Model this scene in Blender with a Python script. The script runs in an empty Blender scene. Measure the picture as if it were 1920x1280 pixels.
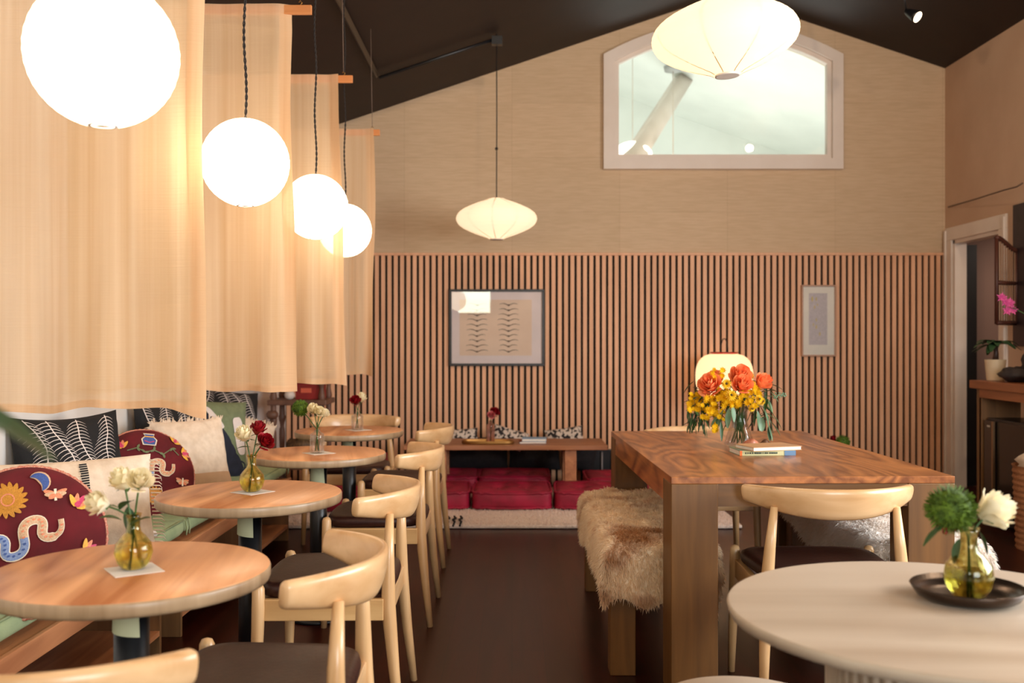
import bpy, math, random
from mathutils import Vector, Matrix
from math import sin, cos, pi, sqrt, atan2, radians as R
random.seed(7)
S = bpy.context.scene
C = S.collection
# ------------------------------------------------------------------ camera, world, exposure
F = 1867.0; HC = 1.25
cam_d = bpy.data.cameras.new('camera'); cam = bpy.data.objects.new('camera', cam_d); C.objects.link(cam)
cam.location = (0, 0, HC); cam.rotation_euler = (R(90), 0, 0)
cam_d.sensor_width = 36; cam_d.lens = 36 * F / 1920; cam_d.shift_y = -4 / 1920
cam_d.clip_start = .05
cam_d.dof.use_dof = True; cam_d.dof.focus_distance = 3.5; cam_d.dof.aperture_fstop = 3.2
S.camera = cam
S.view_settings.view_transform = 'Standard'; S.view_settings.look = 'None'
S.view_settings.exposure = -0.06; S.view_settings.gamma = 1.0; S.view_settings.use_curve_mapping = False
S.cycles.use_denoising = True
S.cycles.max_bounces = 8; S.cycles.diffuse_bounces = 4; S.cycles.glossy_bounces = 3
S.cycles.transmission_bounces = 6; S.cycles.transparent_max_bounces = 10
S.cycles.sample_clamp_indirect = 6; S.cycles.caustics_reflective = False; S.cycles.caustics_refractive = False
w = bpy.data.worlds.new('daylight_sky'); S.world = w; w.use_nodes = True
w.node_tree.nodes['Background'].inputs[0].default_value = (.72, .86, .8, 1)
w.node_tree.nodes['Background'].inputs[1].default_value = 1.5
def area(name, loc, rot, sx, sy, power, col):
    l = bpy.data.lights.new(name, 'AREA'); l.shape = 'RECTANGLE'; l.size = sx; l.size_y = sy
    l.energy = power; l.color = col
    o = bpy.data.objects.new(name, l); o.location = loc; o.rotation_euler = rot; C.objects.link(o); return o
# daylight through the windows behind the camera and in the right wall near it
DAY = (.93, .97, 1.0)
area('daylight_left', (-.74, -2.44, 2.2), (R(90), 0, 0), .62, .85, 24, (.9, 1, .80))
area('daylight_middle', (2.0, -2.44, 1.75), (R(90), 0, 0), 2.1, 1.7, 170, DAY)
area('daylight_right', (3.79, 2.4, 1.8), (R(90), 0, R(90)), 2.9, 1.5, 240, DAY)
area('next_room_fill', (1.9, 10.8, 1.2), (R(180), 0, 0), 3, 3, 138, (1, .99, .95))  # unseen upward panel added to light the room behind the arched window
area('hallway_fill', (4.5, 7.8, 2.25), (0, 0, 0), .4, .4, 9, (1, .80, .66))  # added fill with no visible fixture; keeps the hallway wall from going black
# warm fill points added under the ceiling to brighten the room; no fixtures seen
for q_, (lx, ly, lz, e_) in enumerate(((-.9, .6, 3.1, 42), (1.8, .9, 3.9, 70), (3.2, 2.4, 3.4, 24), (2.95, 4.9, 3.62, 55), (.4, 4.6, 3.6, 60))):
    l_ = bpy.data.lights.new('warm_fill', 'POINT'); l_.energy = e_; l_.color = (1, .74, .50); l_.shadow_soft_size = .04
    o_ = bpy.data.objects.new('warm_fill', l_); o_.location = (lx, ly, lz); C.objects.link(o_)
# ------------------------------------------------------------------ helpers
def P(px, py, y):
    return Vector(((px - 960) / F * y, y, HC + (636 - py) / F * y))
def lin(c):
    def f(v):
        v = v / 255
        return v / 12.92 if v <= .04045 else ((v + .055) / 1.055) ** 2.4
    return (f(c[0]), f(c[1]), f(c[2]), 1)
_M = {}
def nm(name):
    m = bpy.data.materials.new(name); m.use_nodes = True; nt = m.node_tree
    return m, nt, nt.nodes, nt.links, nt.nodes['Principled BSDF']
def setp(b, k, v):
    if k in b.inputs: b.inputs[k].default_value = v
def pm(name, c1, c2=None, scale=20, stretch=(1, 1, 1), rough=.6, bump=0.0, metal=0, sheen=0, spec=.5, detail=4, coat=0, lo=.35, hi=.65, rotz=0, bscale=None):
    if name in _M: return _M[name]
    m, nt, N, L, b = nm(name)
    c2 = c2 or tuple(x * .97 for x in c1)
    tc = N.new('ShaderNodeTexCoord'); mp = N.new('ShaderNodeMapping'); mp.inputs['Scale'].default_value = stretch
    mp.inputs['Rotation'].default_value = (0, 0, rotz)
    no = N.new('ShaderNodeTexNoise'); no.inputs['Scale'].default_value = scale; no.inputs['Detail'].default_value = detail
    cr = N.new('ShaderNodeValToRGB'); cr.color_ramp.elements[0].position = lo; cr.color_ramp.elements[1].position = hi
    cr.color_ramp.elements[0].color = lin(c2); cr.color_ramp.elements[1].color = lin(c1)
    L.new(tc.outputs['Object'], mp.inputs['Vector']); L.new(mp.outputs[0], no.inputs['Vector'])
    L.new(no.outputs['Fac'], cr.inputs[0]); L.new(cr.outputs[0], b.inputs['Base Color'])
    b.inputs['Roughness'].default_value = rough; b.inputs['Metallic'].default_value = metal
    setp(b, 'Specular IOR Level', spec); setp(b, 'Sheen Weight', sheen); setp(b, 'Coat Weight', coat); setp(b, 'Coat Roughness', .12)
    if bump:
        bp = N.new('ShaderNodeBump'); bp.inputs['Strength'].default_value = bump; bp.inputs['Distance'].default_value = .01
        src = no
        if bscale:
            src = N.new('ShaderNodeTexNoise'); src.inputs['Scale'].default_value = bscale; src.inputs['Detail'].default_value = 3
            L.new(mp.outputs[0], src.inputs['Vector'])
        L.new(src.outputs['Fac'], bp.inputs['Height']); L.new(bp.outputs[0], b.inputs['Normal'])
    _M[name] = m; return m
def wood(name, c1, c2, axis=0, scale=1.0, rough=.4, rings=0.0, coat=0.0, planks=None, rotz=0):
    if name in _M: return _M[name]
    m, nt, N, L, b = nm(name)
    tc = N.new('ShaderNodeTexCoord'); mp = N.new('ShaderNodeMapping')
    st = [14, 14, 14]; st[axis] = 1.1
    mp.inputs['Scale'].default_value = [s * scale for s in st]; mp.inputs['Rotation'].default_value = (0, 0, rotz)
    no = N.new('ShaderNodeTexNoise'); no.inputs['Scale'].default_value = 1.6; no.inputs['Detail'].default_value = 7; no.inputs['Distortion'].default_value = .6
    cr = N.new('ShaderNodeValToRGB'); cr.color_ramp.elements[0].position = .3; cr.color_ramp.elements[1].position = .7
    cr.color_ramp.elements[0].color = lin(c2); cr.color_ramp.elements[1].color = lin(c1)
    L.new(tc.outputs['Object'], mp.inputs['Vector']); L.new(mp.outputs[0], no.inputs['Vector'])
    fac = no.outputs['Fac']
    if rings:
        mp2 = N.new('ShaderNodeMapping'); s2 = [1, 1, 1]; s2[axis] = .22; mp2.inputs['Scale'].default_value = [q * scale for q in s2]
        mp2.inputs['Rotation'].default_value = (0, 0, rotz)
        n2 = N.new('ShaderNodeTexNoise'); n2.inputs['Scale'].default_value = 3.2; n2.inputs['Detail'].default_value = 1.5; n2.inputs['Distortion'].default_value = .3
        mu = N.new('ShaderNodeMath'); mu.operation = 'MULTIPLY'; mu.inputs[1].default_value = 22
        fr = N.new('ShaderNodeMath'); fr.operation = 'PINGPONG'; fr.inputs[1].default_value = 1
        L.new(tc.outputs['Object'], mp2.inputs['Vector']); L.new(mp2.outputs[0], n2.inputs['Vector']); L.new(n2.outputs['Fac'], mu.inputs[0]); L.new(mu.outputs[0], fr.inputs[0])
        mx = N.new('ShaderNodeMix'); mx.data_type = 'FLOAT'; mx.inputs[0].default_value = rings
        L.new(fac, mx.inputs[2]); L.new(fr.outputs[0], mx.inputs[3]); fac = mx.outputs[0]
    L.new(fac, cr.inputs[0]); col = cr.outputs[0]
    if planks:
        pw, pl, pr, dk = planks
        br = N.new('ShaderNodeTexBrick'); br.inputs['Scale'].default_value = 1
        br.inputs['Brick Width'].default_value = pl; br.inputs['Row Height'].default_value = pw
        br.inputs['Mortar Size'].default_value = .0018; br.inputs['Color1'].default_value = (1, 1, 1, 1)
        br.inputs['Color2'].default_value = (pr, pr, pr, 1); br.inputs['Mortar'].default_value = (dk, dk, dk, 1)
        m3 = N.new('ShaderNodeMapping'); m3.inputs['Rotation'].default_value = (0, 0, 0 if axis == 0 else R(90))
        L.new(tc.outputs['Object'], m3.inputs['Vector']); L.new(m3.outputs[0], br.inputs['Vector'])
        ml = N.new('ShaderNodeMix'); ml.data_type = 'RGBA'; ml.blend_type = 'MULTIPLY'; ml.inputs[0].default_value = 1
        L.new(col, ml.inputs[6]); L.new(br.outputs['Color'], ml.inputs[7]); col = ml.outputs[2]
    L.new(col, b.inputs['Base Color']); b.inputs['Roughness'].default_value = rough
    setp(b, 'Coat Weight', coat); setp(b, 'Coat Roughness', .15)
    bp = N.new('ShaderNodeBump'); bp.inputs['Strength'].default_value = .08; bp.inputs['Distance'].default_value = .004
    L.new(no.outputs['Fac'], bp.inputs['Height']); L.new(bp.outputs[0], b.inputs['Normal'])
    _M[name] = m; return m
def glow(name, col, strength, base=(240, 225, 200), seams=0):
    m, nt, N, L, b = nm(name)
    b.inputs['Base Color'].default_value = lin(base); b.inputs['Roughness'].default_value = .8
    b.inputs['Emission Color'].default_value = (*col, 1); b.inputs['Emission Strength'].default_value = strength
    return m
def glass(name, col, rough=0.0, ior=1.45, clear=.35):
    m, nt, N, L, b = nm(name)
    b.inputs['Base Color'].default_value = (*col, 1); b.inputs['Roughness'].default_value = rough
    b.inputs['Transmission Weight'].default_value = 1; b.inputs['IOR'].default_value = ior
    # light passes tinted glass instead of being stopped: thin clear share
    tr = N.new('ShaderNodeBsdfTransparent'); tr.inputs[0].default_value = (*[min(1, c * 1.05) for c in col], 1)
    mx = N.new('ShaderNodeMixShader'); mx.inputs[0].default_value = clear
    L.new(b.outputs[0], mx.inputs[1]); L.new(tr.outputs[0], mx.inputs[2]); L.new(mx.outputs[0], N['Material Output'].inputs[0])
    return m
def pane_mat(name, tint=(1, 1, 1), g=.08, rough=0.0):
    m, nt, N, L, b = nm(name); N.remove(b)
    tr = N.new('ShaderNodeBsdfTransparent'); tr.inputs[0].default_value = (*tint, 1)
    gl = N.new('ShaderNodeBsdfGlossy'); gl.inputs['Roughness'].default_value = rough
    fr = N.new('ShaderNodeFresnel'); fr.inputs[0].default_value = 1.5
    ad = N.new('ShaderNodeMath'); ad.operation = 'ADD'; ad.inputs[1].default_value = g
    mx = N.new('ShaderNodeMixShader'); L.new(fr.outputs[0], ad.inputs[0]); L.new(ad.outputs[0], mx.inputs[0])
    L.new(tr.outputs[0], mx.inputs[1]); L.new(gl.outputs[0], mx.inputs[2]); L.new(mx.outputs[0], N['Material Output'].inputs[0])
    return m
class MB:
    def __init__(s): s.v = []; s.f = []; s.m = []; s.sm = []
    def add(s, vs, fs, mi=0, smooth=True):
        b = len(s.v); s.v += [tuple(v) for v in vs]
        for f in fs: s.f.append(tuple(b + i for i in f)); s.m.append(mi); s.sm.append(smooth)
        return s
    def box(s, x0, y0, z0, x1, y1, z1, mi=0):
        vs = [(x, y, z) for x in (x0, x1) for y in (y0, y1) for z in (z0, z1)]
        return s.add(vs, [(0, 1, 3, 2), (4, 6, 7, 5), (0, 4, 5, 1), (2, 3, 7, 6), (0, 2, 6, 4), (1, 5, 7, 3)], mi, False)
    def grid(s, fn, nu, nv, mi=0, wrapu=False, flip=False):
        vs = [fn(i / nu, j / nv) for j in range(nv + 1) for i in range(nu + (0 if wrapu else 1))]
        w_ = nu if wrapu else nu + 1; fs = []
        for j in range(nv):
            for i in range(nu):
                a = j * w_ + i; b_ = j * w_ + (i + 1) % w_; c = (j + 1) * w_ + (i + 1) % w_; d = (j + 1) * w_ + i
                fs.append((a, d, c, b_) if flip else (a, b_, c, d))
        return s.add(vs, fs, mi)
    def lathe(s, prof, n=32, mi=0, o=(0, 0, 0), cap=True):
        vs = [(o[0] + r * cos(2 * pi * i / n), o[1] + r * sin(2 * pi * i / n), o[2] + z) for r, z in prof for i in range(n)]
        fs = [(j * n + i, j * n + (i + 1) % n, (j + 1) * n + (i + 1) % n, (j + 1) * n + i) for j in range(len(prof) - 1) for i in range(n)]
        if cap:
            if prof[0][0] > 1e-4: fs.append(tuple(reversed(range(n))))
            if prof[-1][0] > 1e-4: fs.append(tuple((len(prof) - 1) * n + i for i in range(n)))
        return s.add(vs, fs, mi)
    def tube(s, pts, rad, n=8, mi=0, cap=True):
        pts = [Vector(p) for p in pts]; k = len(pts)
        if not hasattr(rad, '__len__'): rad = [rad] * k
        vs = []; ref = None
        for i, p in enumerate(pts):
            d = (pts[min(i + 1, k - 1)] - pts[max(i - 1, 0)]).normalized()
            if ref is None: ref = Vector((1, 0, 0)) if abs(d.x) < .8 else Vector((0, 1, 0))
            a = (ref - d * ref.dot(d)).normalized(); ref = a; b_ = d.cross(a)
            for j in range(n): vs.append(p + (a * cos(2 * pi * j / n) + b_ * sin(2 * pi * j / n)) * rad[i])
        fs = [(j * n + i, j * n + (i + 1) % n, (j + 1) * n + (i + 1) % n, (j + 1) * n + i) for j in range(k - 1) for i in range(n)]
        if cap: fs += [tuple(reversed(range(n))), tuple((k - 1) * n + i for i in range(n))]
        return s.add(vs, fs, mi)
    def ball(s, c, r, n=12, mi=0, sz=None):
        sz = sz or (1, 1, 1)
        return s.grid(lambda u, v: (c[0] + r * sz[0] * sin(pi * v) * cos(2 * pi * u), c[1] + r * sz[1] * sin(pi * v) * sin(2 * pi * u), c[2] - r * sz[2] * cos(pi * v)), n, max(4, n // 2), mi, True)
    def build(s, name, mats, parent=None, loc=None, rot=None, bevel=0, seg=2):
        me = bpy.data.meshes.new(name); me.from_pydata(s.v, [], s.f)
        if not isinstance(mats, (list, tuple)): mats = [mats]
        for m in mats: me.materials.append(m)
        me.polygons.foreach_set('material_index', s.m); me.polygons.foreach_set('use_smooth', s.sm); me.update()
        o = bpy.data.objects.new(name, me); C.objects.link(o)
        if parent: o.parent = parent
        if loc is not None: o.location = loc
        if rot is not None: o.rotation_euler = rot
        if bevel:
            b = o.modifiers.new('bevel', 'BEVEL'); b.width = bevel; b.segments = seg; b.limit_method = 'ANGLE'
        return o
def tag(o, label, cat, group=None):
    o['label'] = label; o['category'] = cat
    if group: o['group'] = group
    return o
def thing(name, label, cat, loc=(0, 0, 0), rz=0, group=None):
    o = bpy.data.objects.new(name, None); o.empty_display_size = .1; C.objects.link(o)
    o.location = loc; o.rotation_euler = (0, 0, rz); return tag(o, label, cat, group)
def struct(o): o['kind'] = 'structure'; return o
def copy_tree(o, parent=None):
    c = o.copy(); C.objects.link(c)
    if parent: c.parent = parent
    for ch in list(o.children): copy_tree(ch, c)
    return c
# ------------------------------------------------------------------ materials
M_grass = pm('grasscloth', (214, 186, 154), (205, 176, 142), 6, (1.2, 1, 14), .85, .12)
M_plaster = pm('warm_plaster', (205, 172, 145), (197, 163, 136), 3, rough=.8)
M_white = pm('white_paint', (232, 218, 206), (226, 211, 198), 4, rough=.5)
M_leftwall = pm('pale_wall', (226, 222, 218), (218, 214, 210), 3, rough=.7)
M_ceil = pm('dark_ceiling', (38, 22, 17), (33, 19, 15), 4, rough=.6, spec=.3)
M_floor = wood('dark_floor', (62, 19, 9), (36, 9, 4), 1, .6, .30, 0.0, .0, planks=(.13, 1.6, .82, .35))
setp(M_floor.node_tree.nodes['Principled BSDF'], 'Specular IOR Level', .22)
M_slat = wood('oak_slat', (240, 184, 144), (220, 164, 124), 2, .8, .55)
M_felt = pm('black_felt', (34, 27, 20), (26, 20, 15), 60, rough=.95)
M_tray = pm('dark_bronze', (72, 58, 48), (60, 48, 40), 8, rough=.28, metal=.8)
M_blackmetal = pm('black_metal', (20, 21, 25), (15, 16, 19), 10, rough=.35)
M_blackcord = pm('black_cord', (28, 20, 18), None, 200, rough=.7)
M_ttop = wood('oak_table_top', (228, 164, 114), (172, 104, 60), 1, .8, .34, .32, .05, rotz=R(-35))
M_tedge = wood('grey_oak_edge', (176, 148, 116), (146, 118, 88), 2, 1.2, .35)
M_long = wood('stained_oak', (186, 116, 62), (122, 68, 34), 1, 1.3, .32, .35, .12)
M_longleg = wood('stained_oak_upright', (124, 82, 36), (94, 60, 22), 2, 1.1, .45)
M_longx = wood('stained_oak_rail', (124, 82, 36), (94, 60, 22), 0, 1.1, .45)
M_chair = wood('pale_ash', (228, 186, 138), (198, 150, 100), 0, .9, .32, .25, .2)
M_chairv = wood('pale_ash_leg', (224, 182, 132), (194, 148, 98), 2, .9, .34, .1, .2)
M_leather = pm('brown_leather', (58, 30, 23), (46, 23, 17), 60, rough=.42, spec=.3, bump=.08)
M_benchwood = wood('oak_bench', (200, 136, 92), (164, 104, 68), 1, 1.0, .45)
M_benchpanel = wood('oak_bench_panel', (140, 100, 62), (112, 78, 46), 2, .9, .5)
M_green = pm('green_linen', (158, 172, 130), (138, 154, 116), 9, rough=.85, bump=.15, bscale=300)
M_pale = wood('bleached_oak', (206, 188, 168), (182, 160, 138), 0, .35, .4, .3, rotz=R(8))
M_paleedge = wood('bleached_oak_edge', (190, 172, 150), (170, 152, 132), 0, .5, .4)
M_fur = pm('cream_fleece', (250, 232, 206), (202, 154, 110), 4.5, rough=.95, lo=.35, hi=.48, detail=3)
M_furw = pm('white_fleece', (250, 244, 238), (240, 230, 220), 6, rough=.95)
M_black = pm('black_canvas', (17, 15, 18), (11, 10, 13), 120, rough=.85)
M_ink = pm('white_ink', (225, 212, 205), None, 90, rough=.8)
M_red = pm('maroon_felt', (104, 14, 24), (84, 8, 16), 12, rough=.9)
M_cream = pm('cream_linen', (232, 212, 190), (218, 196, 172), 30, rough=.9, bump=.2, bscale=200)
M_velvet = pm('crimson_velvet', (168, 16, 58), (128, 8, 38), 9, rough=.6, bump=.2)
M_char = pm('charcoal_cloth', (30, 26, 30), (22, 19, 22), 40, rough=.9)
M_rosew = pm('white_petal', (248, 238, 212), (240, 226, 180), 14, rough=.55)
M_rosedk = pm('red_petal', (160, 10, 24), (120, 4, 14), 14, rough=.5)
M_roseor = pm('orange_petal', (255, 172, 116), (255, 132, 78), 30, rough=.55)
M_yel = pm('yellow_petal', (240, 196, 28), (226, 170, 16), 40, rough=.6)
M_stem = pm('stem_green', (70, 104, 44), (50, 82, 34), 30, rough=.5)
M_leaf = pm('leaf_green', (56, 92, 44), (36, 66, 32), 20, rough=.45)
M_leafb = pm('eucalyptus_leaf', (110, 138, 108), (82, 112, 76), 14, rough=.5)
M_moss = pm('mossy_green', (88, 114, 14), (56, 80, 8), 60, rough=.8)
M_amber = glass('amber_glass', (.94, .91, .58)); M_clear = glass('clear_glass', (.97, .98, .97), clear=.7)
M_paper = pm('paper', (226, 214, 200), None, 30, rough=.8)
M_gold = pm('brass', (168, 122, 66), (150, 104, 52), 8, rough=.36, metal=.8)
M_cedar = wood('cedar_bar', (216, 146, 88), (192, 118, 64), 0, 1.2, .45)
M_dkwood = wood('dark_walnut', (74, 44, 32), (52, 30, 22), 2, 1.1, .5)
def fuzzy(src, name, amt=.5):
    m = src.copy(); m.name = name; nt = m.node_tree; N = nt.nodes; L = nt.links; b = N['Principled BSDF']
    col = b.inputs['Base Color'].links[0].from_socket
    t = N.new('ShaderNodeBsdfTranslucent'); L.new(col, t.inputs[0]); mx = N.new('ShaderNodeMixShader'); mx.inputs[0].default_value = amt
    L.new(b.outputs[0], mx.inputs[1]); L.new(t.outputs[0], mx.inputs[2]); L.new(mx.outputs[0], N['Material Output'].inputs[0])
    setp(b, 'Specular IOR Level', .1); return m
# ------------------------------------------------------------------ room shell
YB = 8.6; XL = -1.95; XR = 3.74; XRG = 1.838; ZR = 4.23; SL = .337; YF = -2.5; TOPZ = 1.972
def zc(x): return ZR - SL * abs(x - XRG)
struct(MB().box(XL - .1, YF - .1, -.08, XR + 1.6, YB + .1, 0).build('floor', M_floor))
cm = MB()
for xa, xb in ((XL - .1, XRG), (XRG, XR + .1)):
    za, zb = zc(xa), zc(xb); t = .1
    vs = [(xa, YF, za), (xb, YF, zb), (xb, YB + .05, zb), (xa, YB + .05, za), (xa, YF, za + t), (xb, YF, zb + t), (xb, YB + .05, zb + t), (xa, YB + .05, za + t)]
    cm.add(vs, [(0, 3, 2, 1), (4, 5, 6, 7), (0, 1, 5, 4), (1, 2, 6, 5), (2, 3, 7, 6), (3, 0, 4, 7)], 0, False)
struct(cm.build('ceiling', M_ceil))
struct(MB().box(XL - .1, YF, 0, XL, YB, zc(XL) + .05).build('wall_left', M_leftwall))
def holed_wall(name, outer, hole, y, th, mat_):
    import bmesh
    bm = bmesh.new(); es = []
    for loop in (outer, hole):
        vs = [bm.verts.new((x, y, z)) for x, z in loop]
        es += [bm.edges.new((vs[i], vs[(i + 1) % len(vs)])) for i in range(len(vs))]
    bmesh.ops.triangle_fill(bm, edges=es, use_beauty=True)
    r = bmesh.ops.extrude_face_region(bm, geom=bm.faces[:])
    bmesh.ops.translate(bm, vec=(0, th, 0), verts=[v for v in r['geom'] if isinstance(v, bmesh.types.BMVert)])
    bmesh.ops.recalc_face_normals(bm, faces=bm.faces[:])
    me = bpy.data.meshes.new(name); bm.to_mesh(me); bm.free(); me.materials.append(mat_)
    o = bpy.data.objects.new(name, me); C.objects.link(o); return struct(o)
def arch(px0, px1, pyb, pys, pyt, y):
    a = P(px0, pyb, y); b = P(px1, pyb, y); zs = P(0, pys, y).z; zt = P(0, pyt, y).z
    pts = [(a.x, a.z), (b.x, b.z)]
    for i in range(17):
        t = i / 16; pts.append((b.x + (a.x - b.x) * t, zs + (zt - zs) * (1 - (2 * t - 1) ** 2)))
    return pts
hole = arch(1150, 1560, 298, 118, 62, YB)
wb = holed_wall('wall_back', [(XL - .1, 0), (XR + .1, 0), (XR + .1, zc(XR)), (XRG, ZR), (XL - .1, zc(XL))], hole, YB, .14, M_grass)
nt_ = M_grass.node_tree; N_ = nt_.nodes; b_ = N_['Principled BSDF']; src_ = b_.inputs['Base Color'].links[0].from_socket
tc_ = N_.new('ShaderNodeTexCoord'); mp_ = N_.new('ShaderNodeMapping'); mp_.inputs['Rotation'].default_value = (R(90), 0, 0); br_ = N_.new('ShaderNodeTexBrick')
br_.inputs['Scale'].default_value = 1; br_.inputs['Brick Width'].default_value = .93; br_.inputs['Row Height'].default_value = .47; br_.inputs['Mortar Size'].default_value = .003; br_.offset = .0
br_.inputs['Color1'].default_value = (1, 1, 1, 1); br_.inputs['Color2'].default_value = (.95, .95, .94, 1); br_.inputs['Mortar'].default_value = (.88, .86, .84, 1)
ml_ = N_.new('ShaderNodeMix'); ml_.data_type = 'RGBA'; ml_.blend_type = 'MULTIPLY'; ml_.inputs[0].default_value = 1
nt_.links.new(tc_.outputs['Object'], mp_.inputs[0]); nt_.links.new(mp_.outputs[0], br_.inputs[0]); nt_.links.new(src_, ml_.inputs[6]); nt_.links.new(br_.outputs['Color'], ml_.inputs[7]); nt_.links.new(ml_.outputs[2], b_.inputs['Base Color'])
# slatted oak panelling fixed to the lower back wall
MB().box(XL, YB - .012, 0, XR, YB - .001, TOPZ).build('felt_backing', M_felt, wb)
sm_ = MB(); pit = .0543; n = int((XR - XL) / pit)
for i in range(n + 1):
    x = XL + .01 + i * pit
    if x + .032 < XR: sm_.box(x, YB - .034, 0.0, x + .033, YB - .012, TOPZ)
sm_.build('oak_slats', M_slat, wb)
MB().box(XL, YB - .045, TOPZ, XR, YB - .001, TOPZ + .022).build('ledge', M_slat, wb, bevel=.003)
# window with arched head and the bright room behind it
def ring_frame(name, outer, inner, y0, y1, mat_, parent=None):
    m = MB(); n = len(outer)
    vs = [(x, y, z) for y in (y0, y1) for lp in (outer, inner) for x, z in lp]
    fs = []
    for i in range(n):
        j = (i + 1) % n; o0, i0, o1, i1 = 0, n, 2 * n, 3 * n
        fs += [(o0 + i, o0 + j, i0 + j, i0 + i), (o1 + i, i1 + i, i1 + j, o1 + j), (o0 + i, o1 + i, o1 + j, o0 + j), (i0 + i, i0 + j, i1 + j, i1 + i)]
    m.add(vs, fs, 0, False); return m.build(name, mat_, parent)
win = ring_frame('window_1', arch(1131, 1578, 318, 104, 42, YB), arch(1152, 1558, 298, 116, 60, YB), YB - .05, YB, M_white); struct(win)
ring_frame('sash', arch(1152, 1558, 298, 116, 60, YB), arch(1160, 1550, 290, 120, 68, YB), YB - .015, YB + .05, M_white, win)
pa = arch(1160, 1550, 290, 120, 68, YB)
MB().add([(x, YB + .03, z) for x, z in pa], [tuple(range(len(pa)))], 0, False).build('pane', pane_mat('window_glass', (.96, 1, .98), .02), win)
M_room2 = pm('bright_white', (236, 240, 234), None, 2, rough=.8)
r2 = MB()
r2.add([(-1.5, 14, 0), (6, 14, 0), (6, 14, 6), (-1.5, 14, 6)], [(0, 1, 2, 3)], 0, False)
r2.add([(-1.5, YB + .2, 0), (-1.5, 14, 0), (-1.5, 14, 6), (-1.5, YB + .2, 6)], [(0, 1, 2, 3)], 0, False)
r2.add([(6, YB + .2, 0), (6, 14, 0), (6, 14, 6), (6, YB + .2, 6)], [(0, 1, 2, 3)], 0, False)
struct(r2.build('wall_next_room', M_room2))
struct(MB().add([(-1.5, YB + .15, 3.5), (1.3, YB + .15, 4.75), (1.3, 14, 4.75), (-1.5, 14, 3.5), (6, YB + .15, 3.1), (6, 14, 3.1)], [(0, 1, 2, 3), (1, 4, 5, 2)], 0, False).build('ceiling_next_room', M_room2))
struct(MB().box(-1.5, YB + .15, -.08, 6, 14, 0).build('floor_next_room', M_room2))
bmz = MB(); a = P(1185, 300, 10.2); b_ = P(1290, 135, 12.5); bmz.tube([a, b_], .12, 4)
struct(bmz.build('trim_2', M_white))
fl = thing('pendant_lamp', 'pendant lamp seen through the arched window, on a thin rod', 'lamp', P(1262, 290, 10.5))
MB().tube([(0, 0, 0), (0, 0, .93)], .006, 6).build('rod', M_paper, fl)
MB().lathe([(.09, .88), (.10, .93), (.05, .95)], 20).build('ceiling_rose', pm('grey_metal', (170, 172, 170)), fl)
MB().ball((0, 0, -.06), .08, 16, sz=(1.6, 1.6, .7)).build('lamp_shade', glow('soft_shade', (1, 1, .97), 1.0), fl)
dl = thing('dome_lamp', 'glowing dome lamp low in the left corner of the arched window', 'lamp', P(1186, 292, 10.5))
MB().ball((0, 0, 0), .21, 24, sz=(1, 1, .72)).build('lamp_shade', glow('white_dome', (1, 1, .97), 1.6), dl)
MB().tube([(0, 0, .12), (0, 0, 1.5)], .004, 6).build('cord', M_paper, dl)
# right wall with door opening
dy0, dy1, dz = 7.62, 8.44, 2.09
rw = MB(); T = .1
rw.box(XR, YF, 0, XR + T, .9, zc(XR) + .03); rw.box(XR, .9, 0, XR + T, 3.9, 1.0); rw.box(XR, .9, 2.6, XR + T, 3.9, zc(XR) + .03); rw.box(XR, 3.9, 0, XR + T, dy0, zc(XR) + .03); rw.box(XR, dy1, 0, XR + T, YB, zc(XR) + .03); rw.box(XR, dy0, dz, XR + T, dy1, zc(XR) + .03)
struct(rw.build('wall_right', M_plaster))
dr = MB()
for y0, y1 in ((dy1, dy1 + .115), (dy0 - .115, dy0)):
    dr.box(XR - .02, y0, 0, XR, y1, dz + .0); dr.box(XR - .035, y0 + (.085 if y0 > dy0 else 0), 0, XR - .02, y1 - (0 if y0 > dy0 else .085), dz + .09)
dr.box(XR - .02, dy0 - .115, dz, XR, dy1 + .115, dz + .11)
d1 = struct(dr.build('door_1', M_white, bevel=.004))
MB().box(XR + .0, dy1 - .03, 0, XR + T, dy1, dz).box(XR, dy0, 0, XR + T, dy0 + .03, dz).box(XR, dy0, dz - .03, XR + T, dy1, dz).build('jamb', M_white, d1)
MB().box(XR + .11, 8.44, .01, XR + .20, 8.50, 2.05).build('door_leaf', pm('black_door', (12, 11, 13), None, 5, rough=.5), d1)
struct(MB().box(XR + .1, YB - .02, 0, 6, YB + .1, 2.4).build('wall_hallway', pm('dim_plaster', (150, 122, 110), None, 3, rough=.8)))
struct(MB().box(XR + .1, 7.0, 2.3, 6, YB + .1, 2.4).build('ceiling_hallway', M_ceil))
struct(MB().box(5.2, 7.0, 0, 5.3, YB, 2.4).box(XR + .1, 6.9, 0, 5.3, 7.0, 2.4).build('wall_hallway_side', pm('dim_plaster', (150, 122, 110))))
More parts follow.
